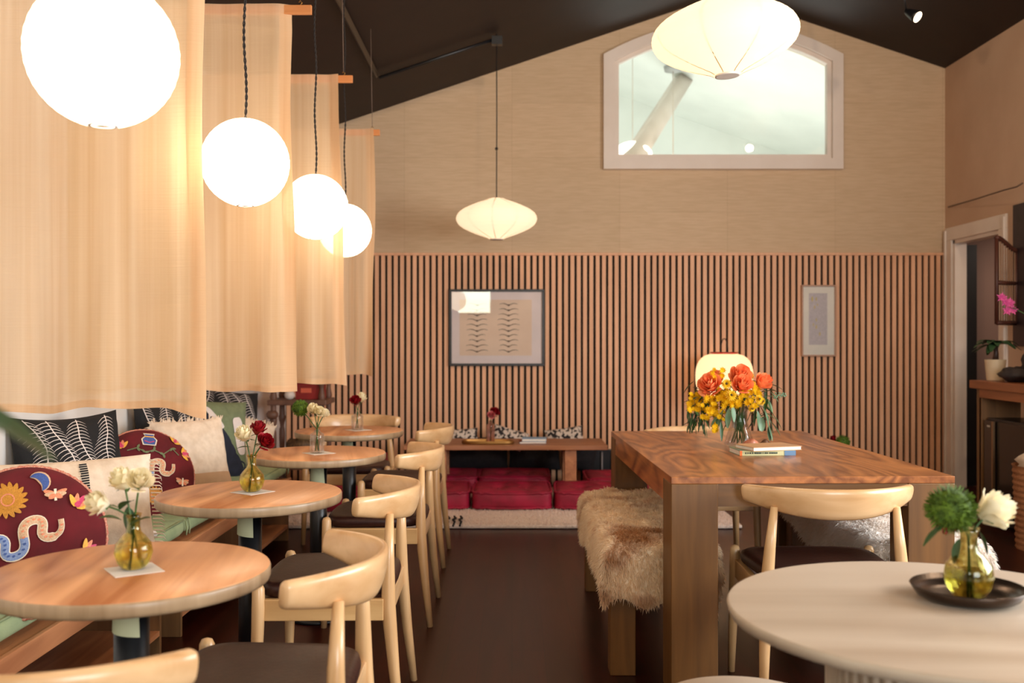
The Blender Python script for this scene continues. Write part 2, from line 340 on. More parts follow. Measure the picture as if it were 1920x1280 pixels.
# front wall behind the camera with windows
struct(MB().box(XL - .1, YF - .1, 0, XR + .1, YF, .85).box(XL - .1, YF - .1, 2.65, XR + .1, YF, 4.2)
       .box(XL - .1, YF - .1, .85, -1.08, YF, 2.65).box(-1.08, YF - .1, .85, -.4, YF, 1.75).box(-.4, YF - .1, .85, .9, YF, 2.65).box(3.1, YF - .1, .85, XR + .1, YF, 2.65).build('wall_front', M_plaster))
for k, (x0, x1) in enumerate(((-1.08, -.4), (.9, 3.1))):
    struct(MB().box(x0, YF - .05, (1.75, .85)[k], x0 + .03, YF, 2.65).box(x1 - .03, YF - .05, (1.75, .85)[k], x1, YF, 2.65).box(x0, YF - .05, 2.62, x1, YF, 2.65).box(x0, YF - .05, (1.75, .85)[k], x1, YF, (1.78, .88)[k]).build('window_%d' % (k + 2), M_white))
struct(MB().box(XR - .02, .85, .95, XR + .1, .9, 2.65).box(XR - .02, 3.9, .95, XR + .1, 3.95, 2.65).box(XR - .02, .9, 2.6, XR + .1, 3.9, 2.65).box(XR - .02, .9, .95, XR + .1, 3.9, 1.0).build('window_4', M_white))
# picture chain/cable along right wall
tag(MB().tube([P(1778, 388, 8.5), P(1830, 373, 7.8), P(1880, 357, 7.2), P(1906, 350, 6.97), P(1918, 343, 6.9)], .006, 6).build('wall_cable', pm('grey_cable', (110, 84, 66))), 'thin grey cable running up the right wall above the doorway', 'cable')
# conduit and lighting track on the left ceiling slope
def onceil(px, py, off=.02):
    u = (px - 960) / F; v = (636 - py) / F
    Y = (ZR - SL * XRG - off - HC) / (v - SL * u); return Vector((u * Y, Y, HC + v * Y))
tr = MB()
p0 = Vector((-1.02, 2.5, zc(-1.02) - .025)); p1 = onceil(706, 141, .025)
d = (p1 - p0).normalized(); tr.tube([p0, p1], .022, 4)
tag(tr.build('lighting_track', pm('dark_brown_metal', (62, 46, 32), None, 8, rough=.4)), 'dark bronze lighting track running along the left ceiling slope', 'track')
p2 = onceil(932, 72, .05)
cd = MB().tube([p1 + Vector((.02, 0, -.02)), p2], .013, 8); cd.box(p2.x - .04, p2.y - .03, p2.z - .05, p2.x + .04, p2.y + .03, p2.z + .012)
tag(cd.build('conduit', M_blackmetal), 'black conduit crossing the ceiling from the track to the pendant cord', 'conduit')
# ------------------------------------------------------------------ paper lanterns
M_ball = glow('lit_paper_ball', (1, .80, .56), 6.8)
M_flat = glow('lit_paper_shade', (1, .80, .50), 1.15, (250, 235, 205))
def twisted(mb, a, b, r=.0035):
    a = Vector(a); b = Vector(b); n = max(8, int((b - a).length / .008))
    for ph in (0, pi):
        pts = []
        for i in range(n + 1):
            t = i / n; q = a.lerp(b, t); an = (b - a).length * t / .05 * 2 * pi + ph
            sway = .004 * sin((b - a).length * t * 16)
            pts.append(q + Vector((cos(an) * r * .8 + sway, sin(an) * r * .8, 0)))
        mb.tube(pts, r * .75, 5, cap=False)
def paper_prof(R_, H_, kind, n=36):
    pr = []
    for i in range(n + 1):
        t = i / n; a = -pi / 2 + pi * t
        if kind == 'ball': r = R_ * cos(a * .93); z = H_ / 2 * sin(a * .93) / sin(pi / 2 * .93)
        else:
            s = -1 + 2 * t
            r = R_ * (max(0, 1 - abs(s) ** 1.05)) ** .62 * .84 + .16 * R_; r = min(r, R_); z = H_ / 2 * s
            if abs(s) > .93: r *= .93
        pr.append((r, z))
    out = []
    for i, (r, z) in enumerate(pr):
        out.append((r * (1.0 if i % 2 else .992), z))
    return out
def ball_lantern(px, py, Y, D, label):
    c = P(px, py, Y)
    t = thing('paper_lantern', label, 'lamp', c, 0, 'round paper lanterns over the small tables')
    m = MB().lathe(paper_prof(D / 2, D, 'ball', 40), 40, cap=False)
    m.build('lamp_shade', M_ball, t)
    zt = zc(c.x) - c.z
    m = MB(); twisted(m, (0, 0, D * .49), (-.004, 0, zt)); m.build('cord', M_blackcord, t)
    MB().lathe([(.045, zt - .03), (.045, zt)], 16).build('ceiling_rose', M_blackmetal, t)
    MB().lathe([(.03, -D * .497), (.03, -D * .485)], 16).build('ring', M_paper, t)
    return t
ball_lantern(193, 100, 2.04, .30, 'largest white ball paper lantern, glowing in front of the nearest cloth panel')
ball_lantern(460, 305, 3.39, .297, 'glowing ball paper lantern hanging over the red and white roses table')
ball_lantern(592, 388, 4.63, .30, 'glowing ball paper lantern over the table with the green pompom vase')
ball_lantern(647, 432, 5.66, .30, 'smallest and farthest glowing ball paper lantern, over the table with clear vase')
def saucer(c, D, H, label, ribs, tilt=0, power=8, cord_top=None):
    t = thing('saucer_lantern', label, 'lamp', c)
    key = [(0, 1), (.14, .985), (.3, .935), (.46, .83), (.62, .67), (.78, .48), (.9, .31), (.97, .22), (1, .20)]
    def rad(a):
        for (a0, r0), (a1, r1) in zip(key, key[1:]):
            if a <= a1: return r0 + (r1 - r0) * (a - a0) / (a1 - a0)
        return .2
    prof = [(D / 2 * rad(abs(-1 + 2 * i / 52)) * (1 if i % 2 else .988), H / 2 * (-1 + 2 * i / 52)) for i in range(53)]
    prof = [(.001, -H / 2)] + prof + [(.03, H / 2)]
    m = MB().lathe(prof, 48, cap=False); o = m.build('lamp_shade', M_flatT, t); o.rotation_euler = (0, tilt, 0)
    w_ = MB()
    for k in range(ribs):
        an = 2 * pi * (k + .35) / ribs
        w_.tube([((r * .975) * cos(an), (r * .975) * sin(an), z) for r, z in prof[1:-1]], .0022, 5, cap=False)
    w_.build('wire_ribs', pm('tan_wire', (176, 130, 74)), o)
    MB().lathe([(D * .075, -H / 2 + .004), (D * .085, -H / 2), (D * .085, -H / 2 - .008), (D * .075, -H / 2 - .008)], 24).build('bottom_ring', M_paper, o)
    zt = (cord_top or zc(c.x)) - c.z
    MB().tube([(0, 0, H * .3), (0, 0, H * .5), (.002, 0, zt * .6), (0, 0, zt)], .0042, 6).build('cord', M_blackcord, t)
    MB().ball((0, 0, zt * .38), .013, 8).build('cord_knot', M_blackcord, t)
    MB().ball((0, 0, -.02), .03, 12).build('bulb', glow('bulb_glow', (1, .8, .5), 8), t)
    return t
def paper_translucent(name, ec, es):
    m, nt, N, L, b = nm(name); N.remove(b)
    tr = N.new('ShaderNodeBsdfTranslucent'); tr.inputs[0].default_value = lin((252, 238, 214))
    df = N.new('ShaderNodeBsdfDiffuse'); df.inputs[0].default_value = lin((250, 236, 210))
    em = N.new('ShaderNodeEmission'); em.inputs[0].default_value = (*ec, 1); em.inputs[1].default_value = es
    mx = N.new('ShaderNodeMixShader'); mx.inputs[0].default_value = .35; L.new(tr.outputs[0], mx.inputs[1]); L.new(df.outputs[0], mx.inputs[2])
    ad = N.new('ShaderNodeAddShader'); L.new(mx.outputs[0], ad.inputs[0]); L.new(em.outputs[0], ad.inputs[1])
    L.new(ad.outputs[0], N['Material Output'].inputs[0]); return m
M_flatT = paper_translucent('lit_paper_shade_thin', (1, .86, .66), .48)
M_lowT = paper_translucent('lit_paper_low', (1, .76, .52), .42)
saucer(P(1359, 68, 4.22), .62, .325, 'large cream saucer-shaped paper pendant hanging over the long table', 8, R(-4))
saucer(P(931, 410, 7.58), .62, .305, 'small distant saucer-shaped paper pendant glowing in front of the slatted wall', 10, 0)
# standing lantern behind the long table
lc = P(1358, 706, 8.1); lt = thing('standing_lantern', 'glowing oval paper lantern with red rim standing before the slatted wall', 'lamp', (lc.x, lc.y, 0))
pr = []
for i in range(33):
    s = -1 + 2 * i / 32
    pr.append((.232 * (.46 + .54 * (1 - abs(s) ** 2.6) ** .55) * (1 if i % 2 else .99), lc.z + .185 * s))
MB().lathe(pr, 40, cap=False).build('lamp_shade', M_lowT, lt)
MB().lathe([(.105, lc.z + .185), (.112, lc.z + .19), (.112, lc.z + .20), (.10, lc.z + .20)], 32).build('rim', pm('red_lacquer', (176, 40, 22), rough=.3), lt)
for k in range(3):
    an = 2 * pi * k / 3 + .5
    MB().tube([(.05 * cos(an), .05 * sin(an), lc.z - .1), (.16 * cos(an), .16 * sin(an), 0)], .006, 6).build('leg', M_blackmetal, lt)
MB().ball((0, 0, lc.z), .035, 12).build('bulb', glow('warm_bulb', (1, .62, .32), 34), lt)
MB().tube([(.03 * cos(a_), 0, lc.z + .2 + .11 * sin(a_)) for a_ in [pi * q / 12 for q in range(13)]], .004, 6).build('hanging_loop', M_blackcord, lt)
# track spotlight on right slope
sp = P(1709, 26, 7.0); st = thing('spotlight', 'small black ceiling spotlight with a lit face on the right slope', 'spotlight', sp)
ax = Vector((.55, -.6, -.6)).normalized()
MB().tube([-ax * .05, -ax * .02, ax * .03, ax * .055], [.018, .028, .04, .045], 16).build('head', M_blackmetal, st)
MB().tube([ax * .052, ax * .058], [.038, .038], 16).build('lens', glow('spot_lens', (1, .8, .55), 5), st)
MB().tube([-ax * .05, (-.05, 0, .12), (-.09, 0, zc(sp.x - .09) - sp.z)], .007, 6).build('stem', M_blackmetal, st)
MB().lathe([(.03, -.02), (.03, .02)], 12, o=(-.09, 0, zc(sp.x - .09) - sp.z)).build('canopy', M_blackmetal, st)
# ------------------------------------------------------------------ hanging cloth panels
def cloth_mat():
    m, nt, N, L, b = nm('sheer_cotton'); N.remove(b)
    tc = N.new('ShaderNodeTexCoord'); mp = N.new('ShaderNodeMapping'); mp.inputs['Scale'].default_value = (30, 1, .5)
    no = N.new('ShaderNodeTexNoise'); no.inputs['Scale'].default_value = 1.0; no.inputs['Detail'].default_value = 5
    cr = N.new('ShaderNodeValToRGB'); cr.color_ramp.elements[0].color = lin((238, 202, 158)); cr.color_ramp.elements[1].color = lin((252, 225, 190))
    cr.color_ramp.elements[0].position = .3; cr.color_ramp.elements[1].position = .7
    L.new(tc.outputs['Object'], mp.inputs[0]); L.new(mp.outputs[0], no.inputs['Vector']); L.new(no.outputs['Fac'], cr.inputs[0])
    mp2 = N.new('ShaderNodeMapping'); mp2.inputs['Scale'].default_value = (2, 1, 130)
    n2 = N.new('ShaderNodeTexNoise'); n2.inputs['Scale'].default_value = 1.2; n2.inputs['Detail'].default_value = 2
    L.new(tc.outputs['Object'], mp2.inputs[0]); L.new(mp2.outputs[0], n2.inputs['Vector'])
    bp = N.new('ShaderNodeBump'); bp.inputs['Strength'].default_value = .35; bp.inputs['Distance'].default_value = .004; L.new(n2.outputs['Fac'], bp.inputs['Height'])
    tl = N.new('ShaderNodeBsdfTranslucent'); df = N.new('ShaderNodeBsdfDiffuse'); tp = N.new('ShaderNodeBsdfTransparent')
    for q in (tl, df): L.new(cr.outputs[0], q.inputs[0]); L.new(bp.outputs[0], q.inputs['Normal'])
    m1 = N.new('ShaderNodeMixShader'); m1.inputs[0].default_value = .5; L.new(tl.outputs[0], m1.inputs[1]); L.new(df.outputs[0], m1.inputs[2])
    m2 = N.new('ShaderNodeMixShader'); m2.inputs[0].default_value = .14; L.new(m1.outputs[0], m2.inputs[1]); L.new(tp.outputs[0], m2.inputs[2])
    L.new(m2.outputs[0], N['Material Output'].inputs[0]); return m
M_cloth = cloth_mat()
def banner(Y, xr_top, xr_bot, bar_end, ztop, zbot, label, seed):
    t = thing('fabric_banner', label, 'cloth panel', (0, Y, ztop), 0, 'hanging cloth panels between the small tables')
    x0 = XL + .04; H = ztop - zbot
    def fn(u, v):
        xr = xr_top + (xr_bot - xr_top) * v ** 1.3 + .006 * sin(v * 9 + seed)
        x = x0 + (xr - x0) * u
        amp = .003 + .016 * v ** 1.5
        y = amp * (sin(u * 17 + seed) + .5 * sin(u * 41 + seed * 2 + v * 2)) + (.02 * max(0, u - .95) / .05) * sin(v * 5 + seed)
        hem = .010 * sin(u * 9 + seed * 1.7) + .006 * sin(u * 23 + seed) - .012 * max(0, (u - .93) / .07)
        return (x, y - .014 * max(0, min(1, 2 - v * 34)), -H * v + hem * v ** 3 + (0 if v > 0 else .006))
    MB().grid(fn, 90, 60).build('cloth', M_cloth, t)
    # hem stitched edges
    MB().grid(lambda u, v: tuple(Vector(fn(u, .985 + .015 * v)) + Vector((0, -.0015, 0))), 90, 1).build('hem', M_cloth, t)
    MB().grid(lambda u, v: tuple(Vector(fn(.945 + .055 * u, v)) + Vector((.0005 * u, .003, 0))), 6, 60).build('side_hem', M_cloth, t)
    MB().box(x0, -.009, -.037, bar_end, .009, .003).build('hanging_bar', M_cedar, t, bevel=.002)
    for x in (bar_end - .05, x0 + .1):
        m = MB(); m.tube([(x, 0, .02), (x - .01, 0, zc(x) - ztop)], .0018, 5); m.build('wire', pm('steel_wire', (120, 100, 88)), t)
        MB().tube([(x, 0, .004), (x + .008, 0, .014), (x, 0, .024), (x - .006, 0, .016)], .0025, 6).build('hook', M_gold, t)
banner(3.25, -1.012, -.992, -.90, 2.72, 1.018, 'nearest and widest cream cloth panel, behind the largest ball lantern', 1.0)
banner(4.35, -.967, -.938, -.875, 2.705, 1.03, 'cream cloth panel directly behind the second ball lantern', 2.3)
banner(5.45, -.943, -.912, -.872, 2.69, 1.0, 'cream cloth panel directly behind the third ball lantern', 3.9)
banner(6.57, -.905, -.925, -.872, 2.63, 1.025, 'farthest narrow pinkish cloth panel by the slatted wall', 5.2)
# ------------------------------------------------------------------ round oak tables
def round_table_proto():
    t = thing('round_table', 'x', 'table', (0, 0, 0), 0, 'small round oak tables beside the banquette')
    Rr = .302; zt = .74
    prof = [(Rr - .012, zt - .036), (Rr - .003, zt - .033), (Rr, zt - .026), (Rr, zt - .008), (Rr - .002, zt - .003)]
    MB().lathe(prof, 72, cap=True).build('edge', M_tedge, t)
    m = MB().lathe([(Rr - .002, zt - .003), (Rr - .006, zt), (.001, zt)], 72, cap=False); m.build('tabletop', M_ttop, t)
    MB().lathe([(.038, .02), (.038, .69)], 28).build('column', M_blackmetal, t)
    MB().box(-.13, -.13, .69, .13, .13, .704).build('mounting_plate', M_blackmetal, t, bevel=.004)
    MB().lathe([(.0, .0), (.137, 0), (.14, .006), (.13, .016), (.08, .026), (.05, .04), (0.001, .04)], 40, cap=False).build('base', M_blackmetal, t)
    def tg(u, v):
        a = -R(150) + R(95) * u
        return (.0395 * cos(a) * (1 + .25 * v * u), .0395 * sin(a) - .008 * v, .685 - .078 * v - .01 * u * v)
    MB().grid(tg, 10, 4).build('paper_slip', pm('pale_green_paper', (190, 192, 156), None, 20, rough=.8), t)
    return t
rt = round_table_proto()
RT = [(-.848, 2.22, 'nearest round oak table, with the vase of three white roses on it', .1),
      (-.873, 3.32, 'round oak table with one white and two red roses in an amber vase', -.15),
      (-.873, 4.49, 'round oak table with the green pompom and white roses in a clear bottle', .2),
      (-.915, 5.60, 'farthest round oak table, with red and white roses in a clear vase', .05)]
for i, (x, y, lb, rz) in enumerate(RT):
    o = rt if i == 0 else copy_tree(rt)
    o.location = (x, y, 0); o.rotation_euler.z = rz; o['label'] = lb
# ------------------------------------------------------------------ elbow chairs
def chair_proto():
    t = thing('elbow_chair', 'x', 'chair')
    def sect(s):
        x = .275 * s; y = -.277 + .16 * abs(s) ** 2.3
        h = .031 + .022 * (1 - abs(s) ** 2.2); th = .0165 + .004 * abs(s)
        zcn = .722 - .016 * (1 - abs(s) ** 2.0)
        dx = .275; dy = .16 * 2.3 * abs(s) ** 1.3 * (1 if s > 0 else -1)
        tn = Vector((dx, dy, 0)).normalized(); nr = Vector((tn.y, -tn.x, 0))
        return Vector((x, y, zcn)), nr, h, th, tn
    nS = 40; rows = []
    def ringpts(s, k=1.0, push=0):
        c, nr, h, th, tn = sect(s); c = c + tn * push; out = []
        for j in range(20):
            a = 2 * pi * j / 20; ca, sa = cos(a), sin(a)
            px = th * math.copysign(abs(ca) ** .75, ca) * k; pz = h * math.copysign(abs(sa) ** .75, sa) * k
            out.append(c + nr * (px + pz * .22) + Vector((0, 0, pz)))
        return out
    rows.append(ringpts(-1, .6, -.009)); rows.append(ringpts(-1, .9, -.006))
    for i in range(nS + 1): rows.append(ringpts(-1 + 2 * i / nS))
    rows.append(ringpts(1, .9, .006)); rows.append(ringpts(1, .6, .009))
    m = MB(); vs = [p for r_ in rows for p in r_]; nr_ = 20
    fs = [(j * nr_ + i, j * nr_ + (i + 1) % nr_, (j + 1) * nr_ + (i + 1) % nr_, (j + 1) * nr_ + i) for j in range(len(rows) - 1) for i in range(nr_)]
    fs += [tuple(reversed(range(nr_))), tuple((len(rows) - 1) * nr_ + i for i in range(nr_))]
    m.add(vs, fs).build('backrest', M_chair, t)
    for sx in (-1, 1):
        MB().tube([(sx * .262, .205, 0), (sx * .256, .20, .2), (sx * .25, .195, .40), (sx * .25, .195, .462), (sx * .25, .195, .474), (sx * .25, .195, .478)], [.013, .0175, .021, .0195, .014, .004], 14).build('leg', M_chairv, t)
        MB().tube([(sx * .250, -.255, 0), (sx * .240, -.232, .2), (sx * .230, -.213, .40), (sx * .217, -.212, .55), (sx * .203, -.215, .69)], [.013, .018, .0235, .019, .0125], 14).build('leg', M_chairv, t)
        MB().box(sx * .243 - .011, -.20, .36, sx * .243 + .011, .19, .428).build('side_rail', M_chairr, t, bevel=.003)
    MB().box(-.235, .18, .36, .235, .204, .428).build('front_rail', M_chair, t, bevel=.003)
    MB().box(-.22, -.222, .36, .22, -.20, .428).build('back_rail', M_chair, t, bevel=.003)
    def outl(a):
        ca, sa = cos(a), sin(a); e = .38
        X = math.copysign(abs(ca) ** e, ca); Y = math.copysign(abs(sa) ** e, sa)
        return (X * (.238 + .017 * Y) , -.006 + Y * .208 + .012 * (1 - X * X) * Y)
    prof = [(0.001, .466), (.35, .464), (.6, .468), (.8, .475), (.92, .474), (.985, .466), (1.0, .452), (.985, .434), (.94, .427), (.001, .427)]
    m = MB(); nA = 64; vs = []
    for k, z in prof:
        for i in range(nA):
            x, y = outl(2 * pi * i / nA); vs.append((x * k, y * k, z))
    fs = [((j + 1) * nA + i, (j + 1) * nA + (i + 1) % nA, j * nA + (i + 1) % nA, j * nA + i) for j in range(len(prof) - 1) for i in range(nA)]
    m.add(vs, fs).build('seat', M_leather, t)
    return t
M_chairr = wood('pale_ash_rail', (220, 178, 122), (198, 152, 98), 1, .9, .36, .1, .1)
ch = chair_proto()
G1 = 'elbow chairs along the small tables'; G2 = 'elbow chairs at the long table'
CH = [(-.590, 2.33, R(91), 'elbow chair tucked at the nearest round table, brown seat toward the camera', G1),
      (-.611, 3.40, R(91), 'elbow chair facing the table with red and white roses, in the aisle row', G1),
      (-.611, 4.58, R(90), 'elbow chair facing the table with the green pompom vase, in the aisle row', G1),
      (-.63, 5.70, R(90), 'farthest elbow chair of the aisle row, beside the farthest round table', G1),
      (-1.01, 6.27, R(180), 'elbow chair facing the camera behind the farthest round table', G1),
      (-.785, 1.745, R(-5), 'nearest elbow chair, only its pale backrest in view at the picture bottom', G1),
      (1.085, 3.545, R(-1), 'elbow chair with its back to the camera at the near end of the long table', G2),
      (1.02, 5.37, R(180), 'elbow chair at the far end of the long table, seen beneath the tabletop', G2)]
for i, (x, y, rz, lb, g) in enumerate(CH):
    o = ch if i == 0 else copy_tree(ch)
    o.location = (x, y, 0); o.rotation_euler.z = rz; o['label'] = lb; o['group'] = g
# ------------------------------------------------------------------ banquette
XB = -1.39
def bench_unit(y0, y1, label):
    t = thing('banquette', label, 'bench', (0, y0, 0), 0, 'oak banquette units along the left wall'); L_ = y1 - y0
    MB().box(XL + .005, 0, .345, XB, L_, .385).build('seat_board', M_benchwood, t, bevel=.004)
    MB().box(XB - .001, 0, .325, XB + .018, L_, .39).build('front_rail', M_benchwood, t, bevel=.003)
    for yy in (0.0, L_ - .02, L_ * .5 - .01):
        MB().box(XB - .34, yy, .0, XB, yy + .02, .345).build('side_panel', M_benchpanel, t, bevel=.002)
    MB().box(XB - .34, .02, .08, XB - .001, L_ - .02, .10).build('lower_shelf', M_benchwood, t)
bench_unit(1.3, 3.95, 'oak banquette unit nearest the camera, under the first green cushions')
bench_unit(4.18, 6.2, 'oak banquette unit farther along the left wall, behind the far tables')
def soft_box(x0, y0, z0, x1, y1, z1, r=.03, n=14, bulge=.008, tuft=0):
    m = MB(); cx, cy, cz = (x0 + x1) / 2, (y0 + y1) / 2, (z0 + z1) / 2; hx, hy, hz = (x1 - x0) / 2, (y1 - y0) / 2, (z1 - z0) / 2
    def face(ax, sg):
        def fn(u, v):
            a, b_ = 2 * u - 1, 2 * v - 1; q = [0, 0, 0]; q[ax] = sg; q[(ax + 1) % 3] = a; q[(ax + 2) % 3] = b_ * sg
            p = [q[0] * hx, q[1] * hy, q[2] * hz]
            inn = [max(-h + r, min(h - r, c)) for c, h in zip(p, (hx, hy, hz))]
            dv = Vector([c - i_ for c, i_ in zip(p, inn)])
            if dv.length > 1e-9: dv = dv.normalized() * r
            o = Vector(inn) + dv; nrm = dv.normalized() if dv.length > 0 else Vector((0, 0, 0))
            o += nrm * bulge * (1 - a * a) * (1 - b_ * b_)
            if tuft and ax == 2:
                X, Y = o.x / hx, o.y / hy
                o.z -= sg * tuft * (max(0, cos(X * pi * 1.5)) * 0 + math.exp(-((abs(X) - .36) ** 2 + (abs(Y) - .36) ** 2) * 30) + .5 * math.exp(-(X * X + Y * Y) * 30))
            return (cx + o.x, cy + o.y, cz + o.z)
        m.grid(fn, n, n)
    for ax in range(3):
        for sg in (-1, 1): face(ax, sg)
    return m
seat_y = [(1.35, 3.11, 'green linen seat cushion on the nearest bench stretch, under the embroidered maroon pillow'), (3.125, 4.34, 'green linen seat cushion with the tassel on it, beside the second round table'), (4.355, 5.5, 'green linen seat cushion under the green, cream and navy pillow'), (5.515, 6.3, 'green linen seat cushion at the far end of the banquette')]
for y0, y1, lb in seat_y:
    o = soft_box(XL + .01, y0, .3985, -1.42, y1, .472, .03, 16, .012).build('seat_cushion', M_green)
    tag(o, lb, 'seat cushion', 'green banquette cushions')
    m = MB(); 
    for yy in (y0 + .012, y1 - .012): m.tube([(-1.416, yy, .40), (-1.412, yy, .43), (-1.418, yy, .462)], .004, 6)
    m.tube([(-1.424, y0 + .02, .466), (-1.424, y1 - .02, .466)], .004, 6)
    m.build('piping', M_green, o)
# ------------------------------------------------------------------ pillows
class Deco:
    """cut cloth and thread shapes laid on a pillow's front face"""
    def __init__(s, surf): s.mb = MB(); s.surf = surf
    def poly(s, pts, mi, off=.002):
        c = (sum(p[0] for p in pts) / len(pts), sum(p[1] for p in pts) / len(pts)); vs = []; fs = []; n = len(pts)
        for k in (1.0, .66, .33):
            for p in pts: vs.append(s.surf(c[0] + (p[0] - c[0]) * k, c[1] + (p[1] - c[1]) * k, off))
        vs.append(s.surf(c[0], c[1], off))
        for j in range(2):
            for i in range(n): fs.append((j * n + i, j * n + (i + 1) % n, (j + 1) * n + (i + 1) % n, (j + 1) * n + i))
        for i in range(n): fs.append((2 * n + i, 2 * n + (i + 1) % n, 3 * n))
        s.mb.add(vs, fs, mi)
    def rib(s, pts, w, mi, off=.003):
        n = len(pts)
        if not hasattr(w, '__len__'): w = [w] * n
        vs = []
        for i, p in enumerate(pts):
            a = pts[max(0, i - 1)]; b = pts[min(n - 1, i + 1)]; dx, dy = b[0] - a[0], b[1] - a[1]; l = sqrt(dx * dx + dy * dy) or 1
            nx, ny = -dy / l, dx / l
            vs += [s.surf(p[0] + nx * w[i] / 2, p[1] + ny * w[i] / 2, off), s.surf(p[0], p[1], off + w[i] * .12), s.surf(p[0] - nx * w[i] / 2, p[1] - ny * w[i] / 2, off)]
        fs = []
        for i in range(n - 1):
            fs += [(3 * i, 3 * i + 1, 3 * i + 4, 3 * i + 3), (3 * i + 1, 3 * i + 2, 3 * i + 5, 3 * i + 4)]
        s.mb.add(vs, fs, mi)
    def petal(s, x, y, a, l, w, mi, off=.003):
        pts = []
        for k in range(10):
            t = 2 * pi * k / 10; px = l / 2 + l / 2 * cos(t); py = w / 2 * sin(t) * (1 - .3 * cos(t))
            pts.append((x + px * cos(a) - py * sin(a), y + px * sin(a) + py * cos(a)))
        s.poly(pts, mi, off)
def pillow(name, label, W, H, T, m_, loc, yaw, tilt, round_=False, roll=0, sag=0.0, cat='pillow', group=None):
    def th(x, z):
        u, v = x / (W / 2), z / (H / 2)
        if round_: q = max(0, 1 - (u * u + v * v)); return T / 2 * q ** .42
        return T / 2 * (max(0, 1 - abs(u) ** 3.0) ** .6) * (max(0, 1 - abs(v) ** 3.0) ** .6)
    def shape(x, z):
        u, v = x / (W / 2), z / (H / 2)
        k = 0 if round_ else .05
        return x * (1 - k * (1 - v * v) * abs(u)) , z * (1 - k * (1 - u * u) * abs(v)) - sag * (1 - u * u) * max(0, v)
    def wrk(x, z): return (.0018 * sin(x * 60 + z * 25 + yaw) + .0015 * sin(z * 80 - x * 30)) * (1 if th(x, z) > .01 else 0)
    def surf(x, z, off=0.0):
        xx, zz = shape(x, z); return (xx, -th(x, z) - off - .0022 - wrk(x, z), zz)
    m = MB(); n = 48
    def fr(sg):
        def f(u, v):
            a, b_ = 2 * u - 1, 2 * v - 1
            if round_:
                rr = max(abs(a), abs(b_)); l = sqrt(a * a + b_ * b_) or 1; a, b_ = a * rr / l, b_ * rr / l; 
            x, z = a * W / 2, b_ * H / 2; xx, zz = shape(x, z)
            return (xx, sg * (th(x, z) + wrk(x, z)), zz)
        return f
    m.grid(fr(-1), n, n); m.grid(fr(1), n, n, flip=True)
    o = m.build(name, m_, None, loc, (tilt, roll, yaw)); o.rotation_mode = 'XYZ'
    tag(o, label, cat, group)
    return o, surf
def edge_cord(o, W, H, m_, round_=True, r=.005, twist=True):
    m = MB(); n = 140; pts = []
    for i in range(n + 1):
        a = 2 * pi * i / n
        if round_: x, z = W / 2 * cos(a), H / 2 * sin(a)
        pts.append((x, 0, z))
    m.tube(pts, [r * (1.25 if i % 2 else .8) for i in range(n + 1)], 6, cap=False)
    return m.build('edging', m_, o)
def black_pillow(label, loc, yaw, tilt, seed=0, roll=0, W=.5, H=.5):
    rnd = random.Random(seed)
    o, surf = pillow('patterned_pillow', label, W, H, .13, M_black, loc, yaw, tilt, sag=.012, roll=roll)
    d = Deco(surf)
    for k in range(4):
        x0 = -.17 + k * .115 + rnd.uniform(-.01, .01); ph = k * 1.3 + seed
        sp = [(x0 + .03 * sin(z_ * 15 + ph) - .10 * z_ , z_) for z_ in [-.24 + .48 * i / 60 for i in range(61)]]
        sp = [(max(-.235, min(.235, a)), b) for a, b in sp]
        d.rib(sp, .005, 0, .0015)
        for i in range(1, 60, 2):
            x, z = sp[i]; L0 = .064 + .012 * sin(i * .24 + ph)
            for sg in (-1, 1):
                L1 = L0 * (.62 if sg > 0 else 1)
                pts = [(x + sg * L1 * t, z - .018 * t * t * 1.3 + .004 * sg * t) for t in (0, .35, .7, 1)]
                if all(abs(a) < .24 and abs(b) < .24 for a, b in pts): d.rib(pts, [.0034, .0028, .002, .0008], 0, .0012)
    d.mb.build('printed_pattern', M_ink, o); return o
black_pillow('black pillow with white fern lines, leftmost, by the blurred leaf', (-1.775, 4.02, .705), R(60), R(-12), 0)
black_pillow('black pillow with white fern lines behind the fringed cream pillow', (-1.785, 5.24, .695), R(68), R(-10), 2)
black_pillow('black pillow with white fern lines, farthest, half behind the abstract pillow', (-1.79, 6.25, .70), R(55), R(-10), 4, R(10))
